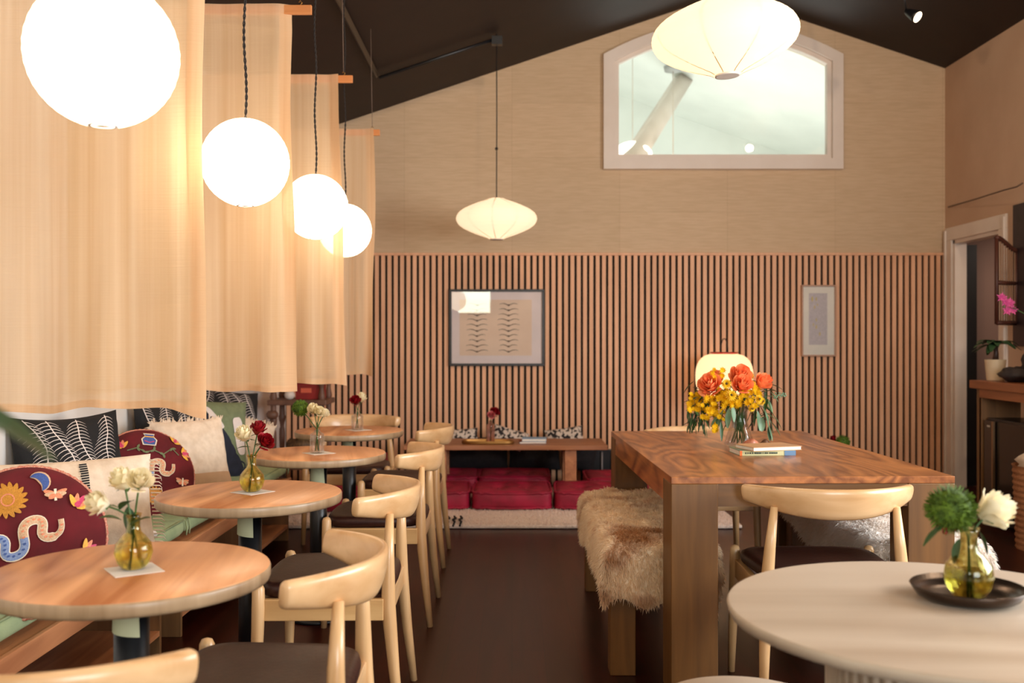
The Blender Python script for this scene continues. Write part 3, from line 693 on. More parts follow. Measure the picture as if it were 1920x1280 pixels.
# embroidered maroon round pillows
EM = [pm('thread_gold', (206, 140, 40), (180, 116, 26), 300, rough=.6), pm('thread_blue', (140, 158, 196), (110, 130, 176), 300, rough=.6), pm('thread_tan', (222, 186, 150), (196, 150, 112), 250, rough=.6),
      pm('thread_peach', (232, 150, 110), (214, 120, 84), 250, rough=.6), pm('thread_pink', (214, 70, 110), (190, 50, 90), 250, rough=.6), pm('thread_yellow', (240, 186, 70), (226, 160, 50), 250, rough=.6),
      pm('thread_green', (112, 122, 84), (90, 100, 66), 250, rough=.6), pm('thread_cream', (240, 222, 196), None, 250, rough=.6), pm('thread_royal', (66, 92, 156), (52, 76, 138), 250, rough=.6)]
def maroon_pillow(label, loc, yaw, tilt, D, sc, ang=0, mode=0):
    o, surf0 = pillow('embroidered_pillow', label, D, D, .15, M_red, loc, yaw, tilt, round_=True, cat='pillow', group='round maroon embroidered pillows')
    ca, sa = cos(ang), sin(ang)
    def surf(x, z, off=0.0):
        x2, z2 = x * ca - z * sa, x * sa + z * ca
        l = sqrt(x2 * x2 + z2 * z2)
        if l > D * .492: x2 *= D * .492 / l; z2 *= D * .492 / l
        return surf0(x2, z2, off)
    d = Deco(surf); q = D / .42
    def snake(x0, z0, x1, z1, amp, n=60):
        pts = []; ws = []
        for i in range(n + 1):
            t = i / n; a = t * 2 * pi * 2.0
            pts.append(((x0 + (x1 - x0) * t - .010 * sin(2 * a)) * q, (z0 + (z1 - z0) * t + amp * sin(a)) * q)); ws.append((.021 if .06 < t < .9 else .014 + .01 * (t < .06)) * (1 if t < .8 else 1.25 - t * .6 + .2) * q)
        h = n // 2
        d.rib(pts, [w_ * 1.25 for w_ in ws], 7, .0015); d.rib(pts[:h + 1], ws, 1, .003); d.rib(pts[h:], ws[h:], 2, .003)
        for i in range(2, n - 1, 2):
            p = pts[i]; d.petal(p[0] - .004 * q, p[1], 0.3, .009 * q, .006 * q, 8 if i < h else 3, .0062)
        d.petal(pts[0][0] - .026 * q, pts[0][1] - .006 * q, .15, .042 * q, .026 * q, 1, .004)
    def sun(x, z, r):
        for k in range(16):
            a = 2 * pi * k / 16; d.petal((x + r * .45 * cos(a)) * q, (z + r * .45 * sin(a)) * q, a + .5, r * .62 * q, r * .28 * q, 0, .003)
        d.poly([((x + r * .55 * cos(2 * pi * k / 14)) * q, (z + r * .55 * sin(2 * pi * k / 14)) * q) for k in range(14)], 0, .0045)
        d.rib([((x + r * .33 * cos(2 * pi * k / 14)) * q, (z + r * .33 * sin(2 * pi * k / 14)) * q) for k in range(15)], .004 * q, 3, .006)
    def moon(x, z, r, a0):
        pts = []; ws = []
        for k in range(13):
            t = k / 12; a = a0 + (t - .5) * 2.9; pts.append(((x + r * cos(a)) * q, (z + r * sin(a)) * q)); ws.append(r * .85 * sin(pi * t) ** .8 * q + .001)
        d.rib(pts, [w_ * 1.3 + .002 for w_ in ws], 2, .002); d.rib(pts, ws, 8, .0035)
    def moth(x, z, r):
        for sg in (-1, 1):
            base = 0 if sg > 0 else pi
            for k, (aa, l, mi) in enumerate(((.45, 1.0, 3), (.1, .85, 2), (-.5, .6, 3))):
                d.petal(x * q, z * q, base + sg * aa, r * l * q, r * .42 * q, mi, .003 + .001 * k)
        d.rib([(x * q, (z - r * .5) * q), (x * q, (z + r * .5) * q)], r * .2 * q, 7, .005)
    def flower(x, z, a, r):
        for k in range(5): d.petal(x * q, z * q, a + (k - 2) * .5, r * q, r * .36 * q, (5, 3, 4, 3, 5)[k], .003 + .0006 * k)
        d.petal(x * q, z * q, a, r * .5 * q, r * .4 * q, 4, .0065)
    def vine(pts_):
        P2 = [(a * q, b * q) for a, b in pts_]; d.rib(P2, .005 * q, 6, .002)
        for i, p in enumerate(P2[1:-1]):
            for sg in (-1, 1): d.petal(p[0], p[1], (i * 1.3 + sg * 1.1), .019 * q, .010 * q, 6, .003)
    def jar(x, z, s_):
        d.poly([((x + s_ * a) * q, (z + s_ * b) * q) for a, b in ((-.7, 1), (.7, 1), (.55, .6), (1, .1), (.8, -.7), (-.8, -.7), (-1, .1), (-.55, .6))], 7, .002)
        d.poly([((x + s_ * .84 * a) * q, (z + s_ * .84 * b) * q) for a, b in ((-.7, 1), (.7, 1), (.55, .6), (1, .1), (.8, -.7), (-.8, -.7), (-1, .1), (-.55, .6))], 8, .0035)
        d.rib([((x - s_ * .6) * q, (z + s_ * .5) * q), ((x + s_ * .6) * q, (z + s_ * .5) * q)], .005 * q, 5, .005)
        d.rib([((x - s_ * .6) * q, (z - .1 * s_) * q), ((x) * q, (z - s_ * .3) * q), ((x + s_ * .6) * q, (z - s_ * .1) * q)], .004 * q, 4, .005)
    snake(-.095, -.035, .095, .045, .036)
    sun(-.035, .115, .05) if mode == 0 else sun(.02, -.10, .04)
    if mode == 0:
        moon(-.10, .085, .026, R(215)); moon(.035, .15, .026, R(35)); moth(.085, .115, .034); moth(-.15, .03, .042)
        flower(-.115, -.13, 1.5, .045); flower(-.06, -.16, 1.0, .035); flower(.13, -.09, .8, .04); flower(.15, -.05, .4, .035)
        vine([(-.10, -.15), (-.05, -.125), (-.02, -.09), (.01, -.10), (.05, -.085), (.09, -.07), (.13, -.08)]); jar(.015, -.145, .032); sun(-.15, -.09, .022)
        flower(.135, .075, .9, .04); flower(-.17, -.04, 2.5, .035)
    else:
        jar(-.01, .145, .034); vine([(-.10, .09), (-.06, .105), (-.03, .085), (.01, .10), (.05, .085), (.09, .12), (.12, .09)])
        flower(-.12, .10, 2.0, .04); flower(-.145, .055, 2.4, .045); flower(-.105, .03, -1.2, .04); flower(.10, .15, 1.0, .035); flower(.135, .10, .3, .04)
        moon(-.06, -.14, .03, R(200)); moth(.14, -.03, .035); flower(.12, -.11, -.8, .04); moth(-.13, -.06, .03)
    d.mb.build('embroidery', EM, o)
    edge_cord(o, D, D, pm('coral_cord', (190, 84, 66), (222, 170, 140), 200), True, .005)
    return o
maroon_pillow('round maroon pillow nearest the camera, embroidered with sun, moons and snake', (-1.43, 2.93, .655), R(22), R(-14), .44, 1, R(4), 0)
maroon_pillow('round maroon pillow embroidered with a jar on top and a snake, behind white roses', (-1.655, 4.50, .63), R(38), R(-22), .44, 1, R(-10), 1)
# cream pillows
o, sf = pillow('cream_pillow', 'long cream pillow with a black woven stripe behind the nearest maroon pillow', .62, .38, .15, M_cream, (-1.56, 3.46, .645), R(35), R(-16))
d = Deco(sf)
for k in range(36): d.rib([(.05 + .002 * (k % 2), -.17 + k * .0096), (.078, -.168 + k * .0096)], .006, 0, .002)
d.mb.build('woven_stripe', M_black, o)
m = MB()
for k in range(26):
    z = -.17 + k * .0135; m.tube([(.30, 0, z), (.325 + random.uniform(0, .015), -.005, z - .004), (.34, -.006, z - .014)], [.003, .002, .001], 4)
m.build('fringe', M_cream, o)
def fringed(label, loc, yaw, tilt, W, H, band=True, roll=0):
    o, sf = pillow('fringed_pillow', label, W, H, .14, M_cream, loc, yaw, tilt, roll=roll)
    m = MB()
    for k in range(90):
        t = random.random(); side = k % 2
        if side: p = (-W / 2 + W * t, 0, H / 2 - .012); q = (p[0] + random.uniform(-.012, .012), random.uniform(-.015, .015), p[2] + random.uniform(.012, .03))
        else: p = (-W / 2 + .01, 0, -H / 2 + H * t); q = (p[0] - random.uniform(.012, .03), random.uniform(-.015, .015), p[2] + random.uniform(-.01, .01))
        m.tube([p, q], [.006, .002], 4)
    m.build('fringe', M_cream, o)
    if band:
        d = Deco(sf); d.rib([(-W / 2 * .93 + W * .93 * i / 12, -H * .30) for i in range(13)], H * .22, 0, .002); d.mb.build('tan_band', pm('tan_linen', (196, 158, 122), None, 30, rough=.9), o)
    return o
fringed('cream fringed pillow with a tan band, leaning on the second black pillow', (-1.60, 4.98, .645), R(48), R(-16), .40, .42)
fringed('small plain cream fringed pillow at the far end of the banquette', (-1.60, 6.08, .62), R(35), R(-20), .30, .30, False, R(18))
# abstract pillow
M_sage = pm('sage_canvas', (120, 130, 96), (108, 118, 86), 30, rough=.85); M_navy = pm('navy_canvas', (30, 34, 52), (24, 27, 42), 30, rough=.85)
o, sf = pillow('abstract_pillow', 'sage pillow with navy band and cream abstract shapes behind the table rose', .46, .46, .13, M_sage, (-1.70, 5.60, .685), R(42), R(-14), roll=R(6))
d = Deco(sf)
def rrect(cx, cy, w_, h_, ang, n=24, e=.5):
    out = []
    for i in range(n):
        a = 2 * pi * i / n; x = w_ / 2 * math.copysign(abs(cos(a)) ** e, cos(a)); y = h_ / 2 * math.copysign(abs(sin(a)) ** e, sin(a))
        out.append((cx + x * cos(ang) - y * sin(ang), cy + x * sin(ang) + y * cos(ang)))
    return out
d.poly(rrect(0, -.165, .42, .10, 0), 0, .002); d.poly(rrect(-.05, -.13, .34, .12, R(-8)), 0, .0015)
d.rib([(-.13, .21), (-.05, .1), (.04, -.02), (.12, -.14), (.15, -.19)], [.13, .12, .11, .10, .10], 0, .0025)
d.poly(rrect(-.07, -.02, .11, .27, R(24)), 1, .0045); d.poly(rrect(.0, .12, .035, .16, R(38)), 1, .0045)
d.poly(rrect(.16, .02, .07, .22, R(10)), 1, .003)
d.mb.build('applique', [M_navy, M_ink], o)
# grey knitted pillow and tassel on the cushion
fringed('small grey knitted pillow lying flat behind the white roses vase', (-1.62, 3.80, .50), R(60), R(-78), .34, .22, False)
tz = thing('tassel', 'white cloth tassel with a black binding lying on the green seat cushion', 'tassel', (-1.475, 3.93, .487), R(-12))
MB().tube([(-.03, 0, .0), (-.01, 0, .004), (.012, 0, 0)], [.010, .014, .008], 10).build('tassel_head', M_ink, tz)
MB().tube([(.010, 0, 0), (.016, 0, 0)], [.0095, .0095], 10).build('binding', M_black, tz)
MB().tube([(.016, 0, 0), (.035, 0, -.002), (.07, .001, -.003), (.082, .001, -.003)], [.008, .012, .014, .004], 10).build('skirt', M_ink, tz)
# ------------------------------------------------------------------ long oak table
tg_ = thing('long_table', 'long stained oak dining table with thick square legs', 'table', (1.037, 4.355, 0), R(1.2))
W2, L2 = .50, .87
MB().box(-W2, -L2, .745, W2, L2, .77).build('tabletop', M_long, tg_, bevel=.002)
for sx in (-1, 1):
    for sy in (-1, 1):
        x0, x1 = sorted((sx * W2, sx * (W2 - .165))); y0, y1 = sorted((sy * L2, sy * (L2 - .165)))
        MB().box(x0, y0, 0, x1, y1, .745).build('leg', M_longleg, tg_, bevel=.003)
for sx in (-1, 1):
    x0, x1 = sorted((sx * (W2 - .002), sx * (W2 - .03)))
    MB().box(x0, -L2 + .165, .665, x1, L2 - .165, .745).build('apron', M_long, tg_)
for sy in (-1, 1):
    y0, y1 = sorted((sy * (L2 - .006), sy * (L2 - .03)))
    MB().box(-W2 + .165, y0, .665, W2 - .165, y1, .745).build('apron', M_longx, tg_)
def wbench(x0, y0, x1, y1, label):
    t = thing('wooden_bench', label, 'bench', ((x0 + x1) / 2, (y0 + y1) / 2, 0), 0, 'oak benches at the long table'); a, b = (x1 - x0) / 2, (y1 - y0) / 2
    MB().box(-a, -b, .405, a, b, .44).build('seat_board', M_long, t, bevel=.003)
    for sx in (-1, 1):
        for sy in (-1, 1):
            X0, X1 = sorted((sx * a, sx * (a - .095))); Y0, Y1 = sorted((sy * b, sy * (b - .095)))
            MB().box(X0, Y0, 0, X1, Y1, .405).build('leg', M_longleg, t, bevel=.003)
    return t
wbench(.365, 3.70, .74, 5.03, 'oak bench on the aisle side of the long table, under the brown and cream sheepskin')
wbench(1.385, 3.73, 1.77, 5.03, 'oak bench on the far side of the long table, under the white sheepskin')
def sheepskin(label, x0, y0, x1, y1, ztop, ds, dn, df, mat_, seed, Lh, N_=15000):
    rnd = random.Random(seed); cx, cy = (x0 + x1) / 2, (y0 + y1) / 2; a, b = (x1 - x0) / 2, (y1 - y0) / 2
    r = .045
    def fold(s, h, drop):
        m_ = abs(s); sg = 1 if s >= 0 else -1; q = h - r + .02
        if m_ <= q: return s, 0.0
        t = m_ - q; arc = r * pi / 2
        if t < arc: an = t / r; return sg * (q + r * sin(an)), r * (1 - cos(an))
        return sg * (q + r + .10 * (t - arc)), r + (t - arc)
    S0 = a + ds
    def fn(u, v):
        A = (2 * u - 1); B = (2 * v - 1)
        # rounded outline with ragged edge
        ang = atan2(B, A); e = 1 + .045 * sin(ang * 5 + seed) + .03 * sin(ang * 11 + seed * 2)
        sq = (abs(A) ** 4 + abs(B) ** 4) ** .25 or 1; mx_ = max(abs(A), abs(B)); k = (mx_ / sq) if sq else 1
        A2, B2 = A * k * e, B * k * e
        s = A2 * S0; lv = B2 * (b + (dn if B < 0 else df))
        X, zx = fold(s, a, ds); Y, zy = fold(lv, b, dn)
        dz_ = sqrt(zx * zx + zy * zy) if zx > 0 and zy > 0 else zx + zy
        lump = .010 * sin(X * 31 + seed) * sin(Y * 17) + .008 * sin(Y * 43 + X * 20)
        return Vector((X, Y, ztop - dz_ + (lump if dz_ < .05 else 0)))
    nu, nv = 50, 90
    m = MB().grid(lambda u, v: tuple(fn(u, v)), nu, nv)
    m.grid(lambda u, v: tuple(fn(u, v) + Vector((0, 0, -.016)) * (1 if fn(u, v).z > ztop - .03 else .2)), nu, nv, flip=True)
    o = m.build('sheepskin', mat_, None, (cx, cy, 0)); tag(o, label, 'sheepskin')
    f = MB(); vs = []; fs = []; nrms = []
    for i in range(N_):
        u, v = rnd.random(), rnd.random(); p = fn(u, v)
        du = (fn(min(1, u + .01), v) - fn(max(0, u - .01), v)); dv = (fn(u, min(1, v + .006)) - fn(u, max(0, v - .006)))
        n_ = du.cross(dv)
        if n_.length < 1e-9: continue
        n_.normalize()
        flow = Vector((rnd.uniform(-1, 1), rnd.uniform(-1, 1), rnd.uniform(-1, .3)))
        l = Lh * rnd.uniform(.6, 1.15); dr_ = (n_ * .75 + flow * .45 + Vector((0, 0, -.3))).normalized(); side = dr_.cross(Vector((rnd.uniform(-1, 1), rnd.uniform(-1, 1), rnd.uniform(-1, 1)))).normalized() * rnd.uniform(.0014, .0028)
        tip = dr_ * l + Vector((0, 0, -.3 * l)) ; mid = dr_ * l * .6
        k = len(vs); vs += [p - side, p + side, p + mid + side * .8, p + mid - side * .8, p + tip]
        fs += [(k, k + 1, k + 2, k + 3), (k + 3, k + 2, k + 4)]
    fo = f.add(vs, fs).build('fleece', fuzzy(mat_, mat_.name + '_tips'), o); fo['kind'] = 'stuff'
    return o
sheepskin('long brown and cream sheepskin draped over the aisle-side bench', .365, 3.70, .74, 5.0, .488, .155, .24, .02, M_fur, 1, .026, 42000)
sheepskin('white sheepskin draped over the far-side bench of the long table', 1.385, 3.73, 1.77, 5.03, .488, .16, .18, .05, M_furw, 4, .026, 30000)
# ------------------------------------------------------------------ pale round table, tray and stool at right
pt = thing('pale_round_table', 'pale bleached round table with a fluted drum base', 'table', (.828, 1.885, 0))
Rp = .412; zt = .74
MB().lathe([(Rp - .03, zt - .03), (Rp - .004, zt - .022), (Rp, zt - .006), (Rp - .003, zt - .001)], 96).build('edge', M_paleedge, pt)
MB().lathe([(Rp - .003, zt - .001), (Rp - .008, zt), (.001, zt)], 96, cap=False).build('tabletop', M_pale, pt)
m = MB(); nf = 60; vs = []; fs = []
npt = nf * 6
for z in (0.0, zt - .03):
    for i in range(npt):
        a_ = 2 * pi * i / npt; rr = .215 + .010 * abs(sin(nf * a_ / 2)); vs.append((rr * cos(a_), rr * sin(a_), z))
fs = [(i, (i + 1) % npt, npt + (i + 1) % npt, npt + i) for i in range(npt)] + [tuple(reversed(range(npt)))]
m.add(vs, fs).build('fluted_base', M_paleedge, pt)
ps = thing('pale_stool', 'pale round stool in front of the pale table, only its rim in view', 'stool', (.512, 2.19, 0))
MB().lathe([(.16, .42), (.185, .425), (.19, .44), (.185, .448), (.001, .45)], 64).build('seat', M_pale, ps)
m = MB(); 
m.lathe([(.12, 0), (.13, .02), (.11, .2), (.13, .42)], 48).build('base', M_paleedge, ps)
tc = P(1812, 1127, 1.96)
tag(MB().lathe([(.001, 0), (.075, 0), (.095, .008), (.107, .026), (.105, .028), (.092, .013), (.072, .005), (.001, .005)], 56, cap=False).build('tray', M_tray, None, (tc.x, 1.955, .7402)), 'round dark bronze tray on the pale table', 'tray')
F_rosew = fuzzy(M_rosew, 'white_petal_thin', .25); F_roseor = fuzzy(M_roseor, 'orange_petal_thin', .22); F_yel = fuzzy(M_yel, 'yellow_petal_thin', .3)
# ------------------------------------------------------------------ flowers
def rose(mb, c, up, Rr, mi=0, n=22, openn=1.0, seed=0):
    rnd = random.Random(seed); up = Vector(up).normalized(); q = Vector((0, 0, 1)).rotation_difference(up)
    for i in range(n):
        f = (i + 1) / n; ang = i * 2.39996 + rnd.uniform(-.15, .15); wid = .9 - .15 * f; base = Rr * (.08 + .80 * f ** .8)
        zt_ = Rr * (1.15 - .75 * f * f * openn) * rnd.uniform(.92, 1.06); curl = .28 * f * f
        def fn(u, v):
            s = (2 * u - 1); t = v; ww = wid * (.5 + .5 * sin(pi * min(1, t * .8 + .1))) 
            phi = ang + s * ww * (1.1 if f < .4 else .85)
            rr = base * (.35 + .65 * sin(pi / 2 * min(1, t * 1.15))) + Rr * curl * max(0, t - .6) * 2.0 * (1 - .2 * s * s)
            z = -Rr * .55 + (zt_ + Rr * .55) * (t ** .9) * (1 - .13 * s * s * (t > .5)) - Rr * curl * .9 * max(0, t - .75) * 2 + Rr * .02 * sin(s * 7 + i)
            return tuple(Vector(c) + q @ Vector((rr * cos(phi), rr * sin(phi), z)))
        mb.grid(fn, 6, 6, mi)
def pompom(mb, c, Rr, n=700, mi=0, seed=0):
    rnd = random.Random(seed); mb.ball(c, Rr * .82, 20, mi); c = Vector(c)
    for i in range(n):
        z = 1 - 2 * (i + .5) / n; a = i * 2.39996; r_ = sqrt(1 - z * z); d_ = Vector((r_ * cos(a), r_ * sin(a), z)); d_ = (d_ + Vector([rnd.uniform(-.2, .2) for _ in range(3)])).normalized()
        s_ = d_.orthogonal().normalized() * Rr * .05; l = Rr * rnd.uniform(.93, 1.1)
        mb.add([c + d_ * Rr * .7 - s_, c + d_ * Rr * .7 + s_, c + d_ * l + s_ * .4, c + d_ * l - s_ * .4], [(0, 1, 2, 3)], mi, False)
def leaf(mb, p, d_, l, w_, mi=0, droop=.2, fold=.15):
    p = Vector(p); d_ = Vector(d_).normalized(); s_ = d_.cross(Vector((0, 0, 1)))
    if s_.length < .1: s_ = Vector((1, 0, 0))
    s_.normalize(); n_ = s_.cross(d_)
    def fn(u, v):
        a = 2 * u - 1; ww = w_ / 2 * sin(pi * min(1, v * .92 + .03)) ** .8
        return tuple(p + d_ * l * v + s_ * ww * a + n_ * (abs(a) * ww * fold * 2) + Vector((0, 0, -droop * l * v * v)))
    mb.grid(fn, 4, 7, mi)
def stem(mb, a, b, r=.0022, mi=0, bow=.01):
    a, b = Vector(a), Vector(b); m_ = a.lerp(b, .5) + Vector((bow, 0, 0)); mb.tube([a, m_, b], r, 6, mi)
def bulb_prof(s=1.0, th=.0022):
    o = [(.001, 0), (.018, 0), (.026, .003), (.036, .016), (.0415, .036), (.038, .056), (.026, .072), (.0165, .082), (.014, .095), (.0145, .112), (.018, .122)]
    o = [(r * s, z * s) for r, z in o]; i_ = [(max(.001, r - th), z + (th if z < .02 else 0)) for r, z in reversed(o)]
    return o + i_
def bottle_prof(h=.085, R_=.022, th=.0018):
    o = [(.001, 0), (R_ - .002, 0), (R_, .003), (R_, h * .75), (R_ - .002, h * .82), (.0135, h * .9), (.013, h), (.015, h)]
    return o + [(max(.001, r - th), z + (th if z < .02 else 0)) for r, z in reversed(o)]
def vase(label, loc, prof, gm, heads, leaves=(), square=False, neck=.1, water=None, name='flower_vase', seed=0, extra=None):
    """heads: (kind, px, py, Y, radius)"""
    loc = Vector(loc); t = thing(name, label, 'vase', loc)
    MB().lathe(prof, 36, cap=False).build('glass_vase', gm, t)
    if water: MB().lathe(water, 28).build('water', M_water, t)
    for i, (kind, px, py, Y, rr) in enumerate(heads):
        c = P(px, py, Y) - loc; m = MB(); up = (c - Vector((0, 0, neck))); 
        rnd = random.Random(i + seed)
        b0 = Vector((rnd.uniform(-.012, .012), rnd.uniform(-.010, .010), .010)); nk = Vector((b0.x * -.4, b0.y * -.4, neck))
        s = MB(); s.tube([b0, nk, nk.lerp(c, .5) + Vector((0, 0, .004)), c], .0022, 6)
        so = s.build('stem', M_stem, t)
        dirv = Vector((up.x * 1.4, up.y - .05, abs(up.z) * .7 + .02))
        if kind == 'g': pompom(m, c, rr, 700, 0, i); m.build('pompom_flower', M_moss, t)
        else:
            rose(m, c, dirv, rr, 0, 24, 1.0, i + seed * 7); o = m.build('rose', {'w': F_rosew, 'r': M_rosedk, 'p': pm('pink_petal', (232, 130, 130))}[kind], t)
            sp_ = MB()
            for k in range(5):
                a_ = 2 * pi * k / 5; leaf(sp_, c - dirv.normalized() * rr * .55, Vector((cos(a_), sin(a_), .1)), rr * .8, rr * .3, 0, .3)
            sp_.build('sepals', M_stem, o)
    if leaves:
        m = MB()
        for (px, py, Y, dx, dy, dz_, l, w_) in leaves: leaf(m, P(px, py, Y) - loc, (dx, dy, dz_), l, w_, 0, .25)
        m.build('leaves', M_leaf, t)
    return t
M_water = glass('amber_water', (.90, .86, .45), ior=1.33)
bw = [(.001, .003), (.022, .004), (.033, .016), (.0385, .036), (.0365, .046), (.001, .046)]
vase('amber bulb vase of three white roses on the nearest round table', (-.840, 2.21, .7418), bulb_prof(), M_amber,
     [('w', 188, 944, 2.18, .031), ('w', 232, 903, 2.23, .032), ('w', 262, 903, 2.18, .031)], [(225, 955, 2.2, .3, -.2, .3, .06, .03), (245, 985, 2.2, .7, -.1, .5, .055, .032), (228, 975, 2.18, -.4, -.2, .2, .05, .03), (240, 950, 2.22, .1, 0, -1, .05, .03)], water=bw, neck=.11, seed=1)
vase('amber bulb vase with one white and two red roses on the second round table', (-.870, 3.33, .7418), bulb_prof(), M_amber,
     [('w', 459, 816, 3.33, .034), ('r', 484, 806, 3.36, .030), ('r', 496, 829, 3.31, .032)], [(478, 835, 3.33, .4, -.2, .2, .04, .022), (470, 838, 3.33, -.5, -.2, .1, .045, .018)], water=bw, neck=.11, seed=2)
vase('clear bottle with a green pompom flower and white roses on the third round table', (-.873, 4.46, .7418), bottle_prof(.105, .032), M_clear,
     [('g', 563, 765, 4.46, .037), ('w', 588, 768, 4.44, .030), ('w', 599, 772, 4.42, .026), ('w', 608, 776, 4.46, .024)], [(592, 790, 4.45, .3, 0, -.5, .035, .012)], neck=.10, seed=3)
vase('clear bottle with one red and one white rose on the farthest round table', (-.870, 5.60, .7418), bottle_prof(.10, .034), M_clear,
     [('r', 667, 752, 5.58, .034), ('w', 677, 747, 5.63, .034)], [(671, 765, 5.58, .3, 0, -.6, .04, .015)], neck=.095, seed=4)
vase('amber bulb vase with a green pompom flower and white rose in the bronze tray', (tc.x, 1.95, .7454), bulb_prof(1.12), M_amber,
     [('g', 1783, 955, 1.95, .048), ('w', 1858, 960, 1.97, .043)], [(1800, 1010, 1.95, -.3, -.1, -.9, .04, .022), (1822, 1005, 1.95, .2, -.1, -1, .05, .024), (1772, 985, 1.93, -.6, 0, -.4, .05, .025), (1835, 995, 1.95, .4, 0, -.9, .04, .02)], water=[(r * 1.12, z * 1.12) for r, z in bw], neck=.12, seed=6)
bv = bpy.data.objects[[o.name for o in C.objects if o.get('label', '').startswith('amber bulb vase with a green')][0]]
m = MB()
for k in range(9): m.ball(P(1770 + random.uniform(0, 42), 985 + random.uniform(-8, 14), 1.93 + random.uniform(0, .03)) - bv.location, .006, 8)
m.build('red_berries', M_rosedk, bv)
# paper coasters
for (x, y, s_, rz, lb) in ((-.835, 2.20, .052, R(35), 'paper square under the three white roses vase'), (-.866, 3.325, .052, R(55), 'paper square under the red and white roses vase'),
                           (-.865, 4.46, .055, R(40), 'pale square coaster under the green pompom bottle'), (-.865, 5.60, .055, R(40), 'pale square coaster on the farthest round table')):
    tag(MB().box(-s_, -s_, .0002, s_, s_, .0014).build('paper_coaster', M_paper, None, (x, y, .7402), (0, 0, rz)), lb, 'coaster', 'paper squares under the vases')
# bouquet on the long table
B0 = P(1386, 0, 4.52); B0.z = .7702
bq = thing('bouquet_vase', 'flared glass vase with orange roses and yellow flowers on the long table', 'vase', B0)
op = [(.001, 0), (.062, 0), (.068, .006), (.062, .03), (.045, .08), (.034, .12), (.036, .15), (.052, .185), (.060, .20)]
MB().lathe(op + [(max(.001, r - .003), z + (.003 if z < .02 else 0)) for r, z in reversed(op)], 40, cap=False).build('glass_vase', M_clear, bq)
def Q(px, py, dy=0.0): return P(px, py, 4.52 + dy) - B0
rnd = random.Random(3)
m = MB()
for k in range(11):
    a_ = 2 * pi * k / 11; m.tube([(.035 * cos(a_ + 2), .03 * sin(a_ + 2), .012), (.012 * cos(a_), .012 * sin(a_), .13), (.05 * cos(a_), .05 * sin(a_), .25)], .003, 6)
m.build('stems', M_stem, bq)
for (px, py, dy, rr, dx) in ((1333, 723, -.06, .060, -.5), (1388, 705, -.03, .055, .1), (1392, 722, -.09, .050, .1), (1428, 718, -.02, .048, .7), (1340, 712, .02, .045, -.3)):
    m = MB(); c = Q(px, py, dy); rose(m, c, (dx, -.9, .6), rr, 0, 26, 1.1, px); m.build('orange_rose', F_roseor, bq)
def daisy(mb, c, nrm, r, n=14, mi=0, ring=2):
    c = Vector(c); nrm = Vector(nrm).normalized(); a = nrm.orthogonal().normalized(); b = nrm.cross(a)
    for k_ in range(ring):
        for k in range(n):
            an = 2 * pi * (k + .5 * k_) / n; d_ = a * cos(an) + b * sin(an); s_ = nrm.cross(d_) * r * .16; rr = r * (1 - .25 * k_); up = nrm * r * (.15 + .25 * k_)
            mb.add([c, c + d_ * rr * .5 - s_ + up * .6, c + d_ * rr + up, c + d_ * rr * .5 + s_ + up * .6], [(0, 1, 2, 3)], mi)
for (px, py, dy, rr, nd) in ((1371, 741, -.13, .028, (0, -1, .3)), (1362, 720, -.12, .026, (-.2, -1, .4)), (1406, 705, -.02, .024, (.2, -1, .5)), (1422, 748, -.09, .026, (.6, -1, .2)), (1428, 752, -.05, .022, (.8, -1, 0)), (1409, 765, -.09, .02, (.3, -1, -.2))):
    m = MB(); daisy(m, Q(px, py, dy), nd, rr, 16, 0, 3); 
    o = m.build('yellow_daisy', M_yel, bq); MB().ball(Q(px, py, dy) + Vector(nd).normalized() * .008, .005, 8).build('flower_centre', pm('dark_centre', (60, 44, 16)), o)
m = MB()
for (cx, cy, rx, ry, n_) in ((1320, 757, 20, 16, 26), (1345, 765, 14, 22, 20), (1405, 745, 20, 18, 26), (1350, 742, 12, 10, 12), (1337, 795, 9, 14, 10), (1375, 760, 14, 8, 10), (1302, 750, 10, 12, 12), (1345, 700, 12, 8, 8), (1330, 775, 14, 12, 18), (1365, 750, 16, 12, 18), (1415, 728, 10, 12, 12), (1385, 752, 16, 10, 14), (1300, 765, 10, 8, 8), (1355, 735, 12, 12, 10)):
    for k in range(n_):
        daisy(m, Q(cx + rnd.uniform(-rx, rx), cy + rnd.uniform(-ry, ry), rnd.uniform(-.12, .04)), (rnd.uniform(-.6, .6), -1, rnd.uniform(-.3, .8)), rnd.uniform(.013, .019), 8, 0, 2)
o = m.build('yellow_filler_flowers', F_yel, bq); o['kind'] = 'stuff'
m = MB()
for k in range(130):
    px = rnd.uniform(1298, 1445); py = rnd.uniform(712, 790); leaf(m, Q(px, py, rnd.uniform(-.06, .08)), (rnd.uniform(-1, 1), rnd.uniform(-.6, .4), rnd.uniform(-.8, .4)), rnd.uniform(.04, .07), rnd.uniform(.012, .022), 0, .3)
for k in range(46):
    px = rnd.uniform(1285, 1325); py = rnd.uniform(765, 800); leaf(m, Q(px, py, rnd.uniform(-.05, .03)), (rnd.uniform(-.3, .3), -.1, -1), rnd.uniform(.03, .05), .008, 0, .1)
m.build('foliage', M_leaf, bq)
m = MB()
for (px, py, dx, dz_, l) in ((1367, 765, -.1, -1, .085), (1356, 768, -.35, -1, .08), (1372, 758, .1, -1, .075), (1420, 770, .1, -1, .085), (1432, 765, .25, -1, .075), (1440, 748, .3, -1, .06), (1445, 735, .5, -.7, .055), (1438, 790, .25, -1, .085), (1448, 775, .6, -1, .075), (1428, 782, 0, -1, .06), (1446, 790, .5, -.8, .07), (1440, 800, .1, -1, .06), (1350, 775, -.6, -.8, .07)):
    leaf(m, Q(px, py, -.10), (dx, -.15, dz_), l, .028, 0, .05)
